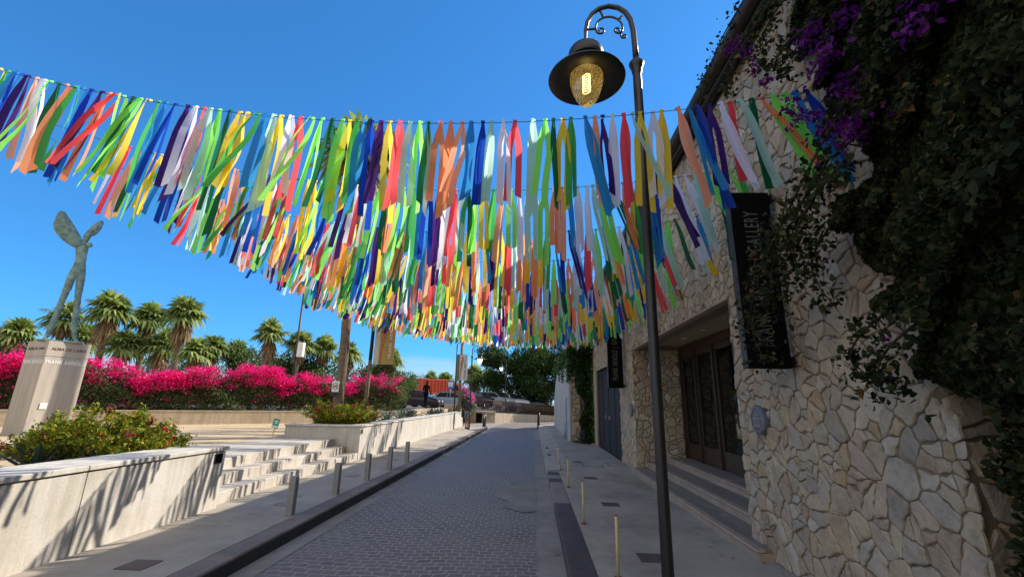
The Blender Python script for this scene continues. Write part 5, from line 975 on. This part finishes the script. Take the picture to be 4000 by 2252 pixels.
def car(loc, rz, paint, label, L=4.2, H=1.45, cat='car'):
    t_ = empty('parked_car', loc, label, cat, 'cars parked beyond the street end', rz); W2 = 0.86
    prof = [(0.0, 0.35), (0.02, 0.72), (0.15, 0.85), (0.9, 0.95), (1.35, H*0.94), (1.8, H), (2.7, H*0.985), (3.3, 0.98), (4.0, 0.85), (4.18, 0.62), (4.2, 0.35)]
    prof = [(a*L/4.2, b_) for a, b_ in prof]; m_ = MB(); n = len(prof); vs = []
    for y, s_ in ((-W2, 0.0), (-W2+0.10, 1.0), (W2-0.10, 1.0), (W2, 0.0)):
        for (a, z) in prof: vs.append((a, y*(1 if z < 0.97 or s_ else 0.86), z-(0.03 if not s_ else 0)))
    fs = [(k*n+i, k*n+(i+1) % n, (k+1)*n+(i+1) % n, (k+1)*n+i) for k in range(3) for i in range(n)]+[tuple(range(n-1, -1, -1)), tuple(range(3*n, 4*n))]; m_.add(vs, fs); m_.build('body', paint, t_)
    for sy in (-1, 1):
        m_ = MB(); y = sy*(W2-0.06); pts = [(1.08*L/4.2, 1.0), (1.42*L/4.2, H*0.92), (2.05*L/4.2, H*0.945), (2.05*L/4.2, 1.0)]; m_.extr(pts, 1, y-0.075, y+0.075); pts = [(2.12*L/4.2, 1.0), (2.12*L/4.2, H*0.945), (2.68*L/4.2, H*0.93), (3.15*L/4.2, 1.0)]; m_.extr(pts, 1, y-0.075, y+0.075); m_.build('side_window', 'carglass', t_)
    m_ = MB(); m_.add([(2.72*L/4.2, -.7, H*0.985), (3.28*L/4.2, -.76, 1.0), (3.28*L/4.2, .76, 1.0), (2.72*L/4.2, .7, H*0.985)], [(0, 1, 2, 3)]); m_.v = [(x+0.02, y, z+0.012) for x, y, z in m_.v]; m_.build('windscreen', 'carglass', t_)
    for x in (0.85*L/4.2, 3.35*L/4.2):
        for y in (-W2-0.01, W2-0.19): wheel(t_, x, y, 0.32, 0.20)
    for y in (-0.7, 0.5): m_ = MB(); m_.box(L-0.09, L-0.02, y, y+0.22, 0.62, 0.74); m_.build('headlight', 'whitepaint', t_)
    return t_
car((-9.5, 39.0, 1.0), R(2), 'carblue', 'light blue hatchback parked in front of the orange truck')
car((-11.6, 36.0, 0.95), R(0), 'cardark', 'dark maroon car beyond the hedge end, before the blue car')
car((-6.6, 45.5, 1.15), R(-35), 'cardark', 'dark car parked behind the railing, leftmost there')
car((-5.4, 45.0, 1.15), R(-35), 'carsilver', 'silver car parked behind the railing beside the dark one')
car((-3.6, 46.5, 1.0), R(-50), 'carwhite', 'white car parked behind the railing under the dark trees')
car((-1.8, 48.6, 0.75), R(-55), 'carsilver', 'grey car half hidden behind the railing at the far right')
tn = empty('canopy_tent', (-5.3, 55, 1.0), 'white canopy tent among the trees beyond the railing', 'tent')
m_ = MB(); m_.add([(0, 0, 1.9), (2.2, 0, 1.9), (2.2, 2.2, 1.9), (0, 2.2, 1.9), (1.1, 1.1, 2.4), (0, 0, 1.68), (2.2, 0, 1.68), (2.2, 2.2, 1.68), (0, 2.2, 1.68)], [(0, 1, 4), (1, 2, 4), (2, 3, 4), (3, 0, 4), (5, 6, 1, 0), (6, 7, 2, 1), (7, 8, 3, 2), (8, 5, 0, 3)]); m_.build('roof', 'whitepaint', tn)
for x in (0.03, 2.17):
    for y in (0.03, 2.17): m_ = MB(); m_.tube([(x, y, -0.2), (x, y, 1.7)], 0.025, 6); m_.build('leg', 'greymetal', tn)

# ------------------------------------------------------------------ people
def person(loc, rz, label, shirt, legs, stride=0.18, bag=None, name='person', skinm='skin', hat=None, arms=0.1, shorts=False, cat='person'):
    t_ = empty(name, loc, label, cat); t_.rotation_euler = (0, 0, rz); s2 = stride
    J = [((0, 0, 0.94), (0.15, 0.11)), ((0, 0, 1.15), (0.135, 0.10)), ((0, 0, 1.38), (0.165, 0.11)), ((0, 0.0, 1.50), (0.055, 0.055)), ((0, -0.01, 1.56), (0.06, 0.06)), ((0, -0.015, 1.64), (0.085, 0.10)), ((0, -0.01, 1.74), (0.065, 0.075)),
         ((0.09, 0.0, 0.86), 0.085), ((0.10, -s2*0.6, 0.48), 0.058), ((0.10, -s2, 0.09), 0.04), ((0.10, -s2-0.14, 0.03), (0.04, 0.03)),
         ((-0.09, 0.0, 0.86), 0.085), ((-0.10, s2*0.5, 0.48), 0.058), ((-0.10, s2+0.06, 0.10), 0.04), ((-0.10, s2-0.08, 0.03), (0.04, 0.03)),
         ((0.19, 0, 1.40), 0.05), ((0.24, 0.03, 1.12), 0.04), ((0.23, -0.12, 0.90), 0.03), ((0.22, -0.18, 0.82), (0.035, 0.02)),
         ((-0.19, 0, 1.40), 0.05), ((-0.24, -0.02, 1.12), 0.04), ((-0.23, -0.10-arms, 0.92), 0.03), ((-0.22, -0.16-arms, 0.85), (0.035, 0.02))]
    E_ = [(0, 1), (1, 2), (2, 3), (3, 4), (4, 5), (5, 6), (0, 7), (7, 8), (8, 9), (9, 10), (0, 11), (11, 12), (12, 13), (13, 14), (2, 15), (15, 16), (16, 17), (17, 18), (2, 19), (19, 20), (20, 21), (21, 22)]
    skin_body('body', J, E_, skinm, t_, sub=1)
    if skinm != 'skin': return t_
    m_ = MB(); m_.lathe([(0.155, 0.88), (0.165, 0.95), (0.15, 1.15), (0.185, 1.36), (0.15, 1.47), (0.06, 1.51)], (0, 0, 0), 14); m_.v = [(x*1.12, y*0.78, z) for x, y, z in m_.v]
    for sx_, ay in ((1, 0.03), (-1, -0.02)): m_.tube([(sx_*0.17, 0, 1.42), (sx_*0.225, ay*.6, 1.26), (sx_*0.245, ay, 1.12)], [0.072, 0.062, 0.055], 8)
    m_.build('shirt', shirt, t_)
    m_ = MB(); m_.lathe([(0.165, 0.98), (0.17, 0.90), (0.15, 0.82)], (0, 0, 0), 14); m_.v = [(x*1.1, y*0.85, z) for x, y, z in m_.v]
    zl = 0.50 if shorts else 0.10
    for sx_, f1 in ((1, -1), (-1, 1)): q = (0.88-zl)/0.78; m_.tube([(sx_*0.09, 0, 0.90), (sx_*0.097, f1*s2*0.5*min(1, q*2), 0.50 if zl < .5 else 0.50)]+([] if shorts else [(sx_*0.10, f1*s2+(0.05 if f1 > 0 else 0), 0.10)]), [0.105, 0.078]+([] if shorts else [0.058]), 10)
    m_.build('shorts' if shorts else 'trousers', legs, t_)
    m_ = MB(); m_.lathe([(0.092, 1.60), (0.112, 1.66), (0.108, 1.74), (0.06, 1.80), (0.001, 1.815)], (0, 0.02, 0), 12); m_.build('hair', 'hair', t_)
    for sx_, yy in ((1, -s2-0.05), (-1, s2+0.02)): m_ = MB(); m_.box(sx_*0.10-0.05, sx_*0.10+0.05, yy-0.14, yy+0.12, 0.0, 0.09, 0, 0.02); m_.build('shoe', 'clothdark', t_)
    if bag: m_ = MB(); m_.box(0.20, 0.33, -0.12, 0.14, 0.62, 0.98, 0, 0.03); m_.tube([(0.20, 0, 1.46), (0.29, -0.02, 1.2), (0.27, 0, 0.96)], 0.012, 6); m_.build('bag', bag, t_)
    return t_
person((-3.72, 25.6, 0.14), R(170), 'person in dark top and grey shorts walking past the far street lamp', 'clothdark', 'clothgrey', 0.12, 'clothdark', shorts=True)
person((-4.55, 44.0, 1.0), R(60), 'person in light blue shirt standing behind the railing', 'clothblue', 'clothdark', 0.05)
person((-3.2, 44.4, 0.95), R(-40), 'person dressed in black by the thin tree behind the railing', 'clothdark', 'clothdark', 0.05)
person((-2.55, 44.0, 0.55), R(20), 'person in white top and dark trousers behind the railing', 'clothwhite', 'clothdark', 0.08)
fg = person((-6.75, 28.0, 1.14), R(160), 'slim black standing figure on the low stone wall before the truck', None, None, 0.14, None, 'standing_statue', 'darkbronze', cat='statue')

# small planting and litter by the far end
tree('tree', 4.3, 27.5, 0.1, 5.0, rcrown(7, 24, 1.3, 5.5, 1.2, 4.6, 1.1), 'dark leafy tree behind the whitewashed wall', 'tree', 'treeleaf', 0.12, 30000, 71, 0.14)
shp = empty('flowering_shrub', (-4.55, 28.9, 0.8), 'pink flowering bougainvillea bush beside the far banner', 'shrub')
rgp = np.random.default_rng(3); P = np.concatenate([clump_points(1300, c_, (0.45, 0.45, 0.5), rgp, .3) for c_ in ((0, 0, 0.3), (0.35, 0.1, 0.8), (0.1, 0, 1.15), (0.45, 0, 0.35))]); leafobj('foliage', P, 0.07, 'farleaf', shp, rng=rgp)
Q = np.concatenate([np.array(c_)+rgp.normal(size=(150, 3))*0.11 for c_ in ((0.05, -.1, 1.65), (0.15, -.1, 1.45), (0.55, -.2, 1.25), (0.65, -.2, 1.0), (0.25, -.3, 1.2))]); leafobj('blossoms', Q, 0.07, 'palepink', shp, rng=rgp)
m_ = MB(); m_.tube([(0.1, 0, -0.7), (0.12, 0, 0.3), (0.3, 0, 1.2)], [.03, .02, .008], 6); m_.build('stems', 'twig', shp)
rgq = random.Random(9); m_ = MB()
for k in range(26):
    x, y = rgq.choice(((rgq.uniform(-2.7, -1.9), rgq.uniform(4.5, 12)), (rgq.uniform(-3.9, -3.1), rgq.uniform(5, 14)))); z = 0.006 if x > -2.8 else 0.142; a = rgq.uniform(0, 6.3); r_ = rgq.uniform(0.010, 0.020)
    m_.add([(x+r_*math.cos(a), y+r_*math.sin(a), z+0.006), (x-r_*math.sin(a)*.7, y+r_*math.cos(a)*.7, z), (x-r_*math.cos(a), y-r_*math.sin(a), z+0.008), (x+r_*math.sin(a)*.7, y-r_*math.cos(a)*.7, z)], [(0, 1, 2, 3)])
m_.build('fallen_petals', 'petal', label='dark red fallen petals scattered over the road edge and pavement', cat='petals', kind='stuff')
rgq = random.Random(19); m_ = MB()
for k in range(420):
    s0 = rgq.uniform(2, 24); p = diag(s0, -rgq.uniform(0.1, 5.5)**1.0); r_ = rgq.uniform(0.012, 0.035); h_ = r_*0.7
    m_.add([(p[0]+r_*math.cos(a), p[1]+r_*math.sin(a), 0.62) for a in (0, 1.2, 2.6, 3.7, 5.1)]+[(p[0], p[1], 0.62+h_)], [(0, 1, 5), (1, 2, 5), (2, 3, 5), (3, 4, 5), (4, 0, 5)])
m_.build('pebbles', 'lowwall', label='small pebbles strewn over the sand of the terrace', cat='pebbles', kind='stuff')
rgq = random.Random(29); m_ = MB()
for k in range(150):
    u = rgq.random()
    if u < 0.4: x, y, z = 2.36-abs(rgq.gauss(0, 0.16)), rgq.uniform(3.2, 17), 0.126
    elif u < 0.7: x, y, z = 0.30-abs(rgq.gauss(0, 0.08)), rgq.uniform(4.5, 20), 0.010
    elif u < 0.85: x, y, z = rgq.uniform(0.65, 2.3), rgq.uniform(4.5, 16), 0.126
    else: x, y, z = -2.76+abs(rgq.gauss(0, 0.08)), rgq.uniform(4.5, 20), 0.010
    if x > 2.2 and 5.0 < y < 10.9: x -= 0.25
    a = rgq.uniform(0, 6.3); r_ = rgq.uniform(0.014, 0.030); c_, s_ = math.cos(a), math.sin(a)
    m_.add([(x+r_*c_, y+r_*s_, z+0.004), (x-r_*s_*.5, y+r_*c_*.5, z+0.010), (x-r_*c_, y-r_*s_, z+0.003), (x+r_*s_*.5, y-r_*c_*.5, z+0.008)], [(0, 1, 2, 3)])
m_.build('fallen_leaves', 'deadleaf', label='dry brown fallen leaves along the gutters and wall foot', cat='leaves', kind='stuff')
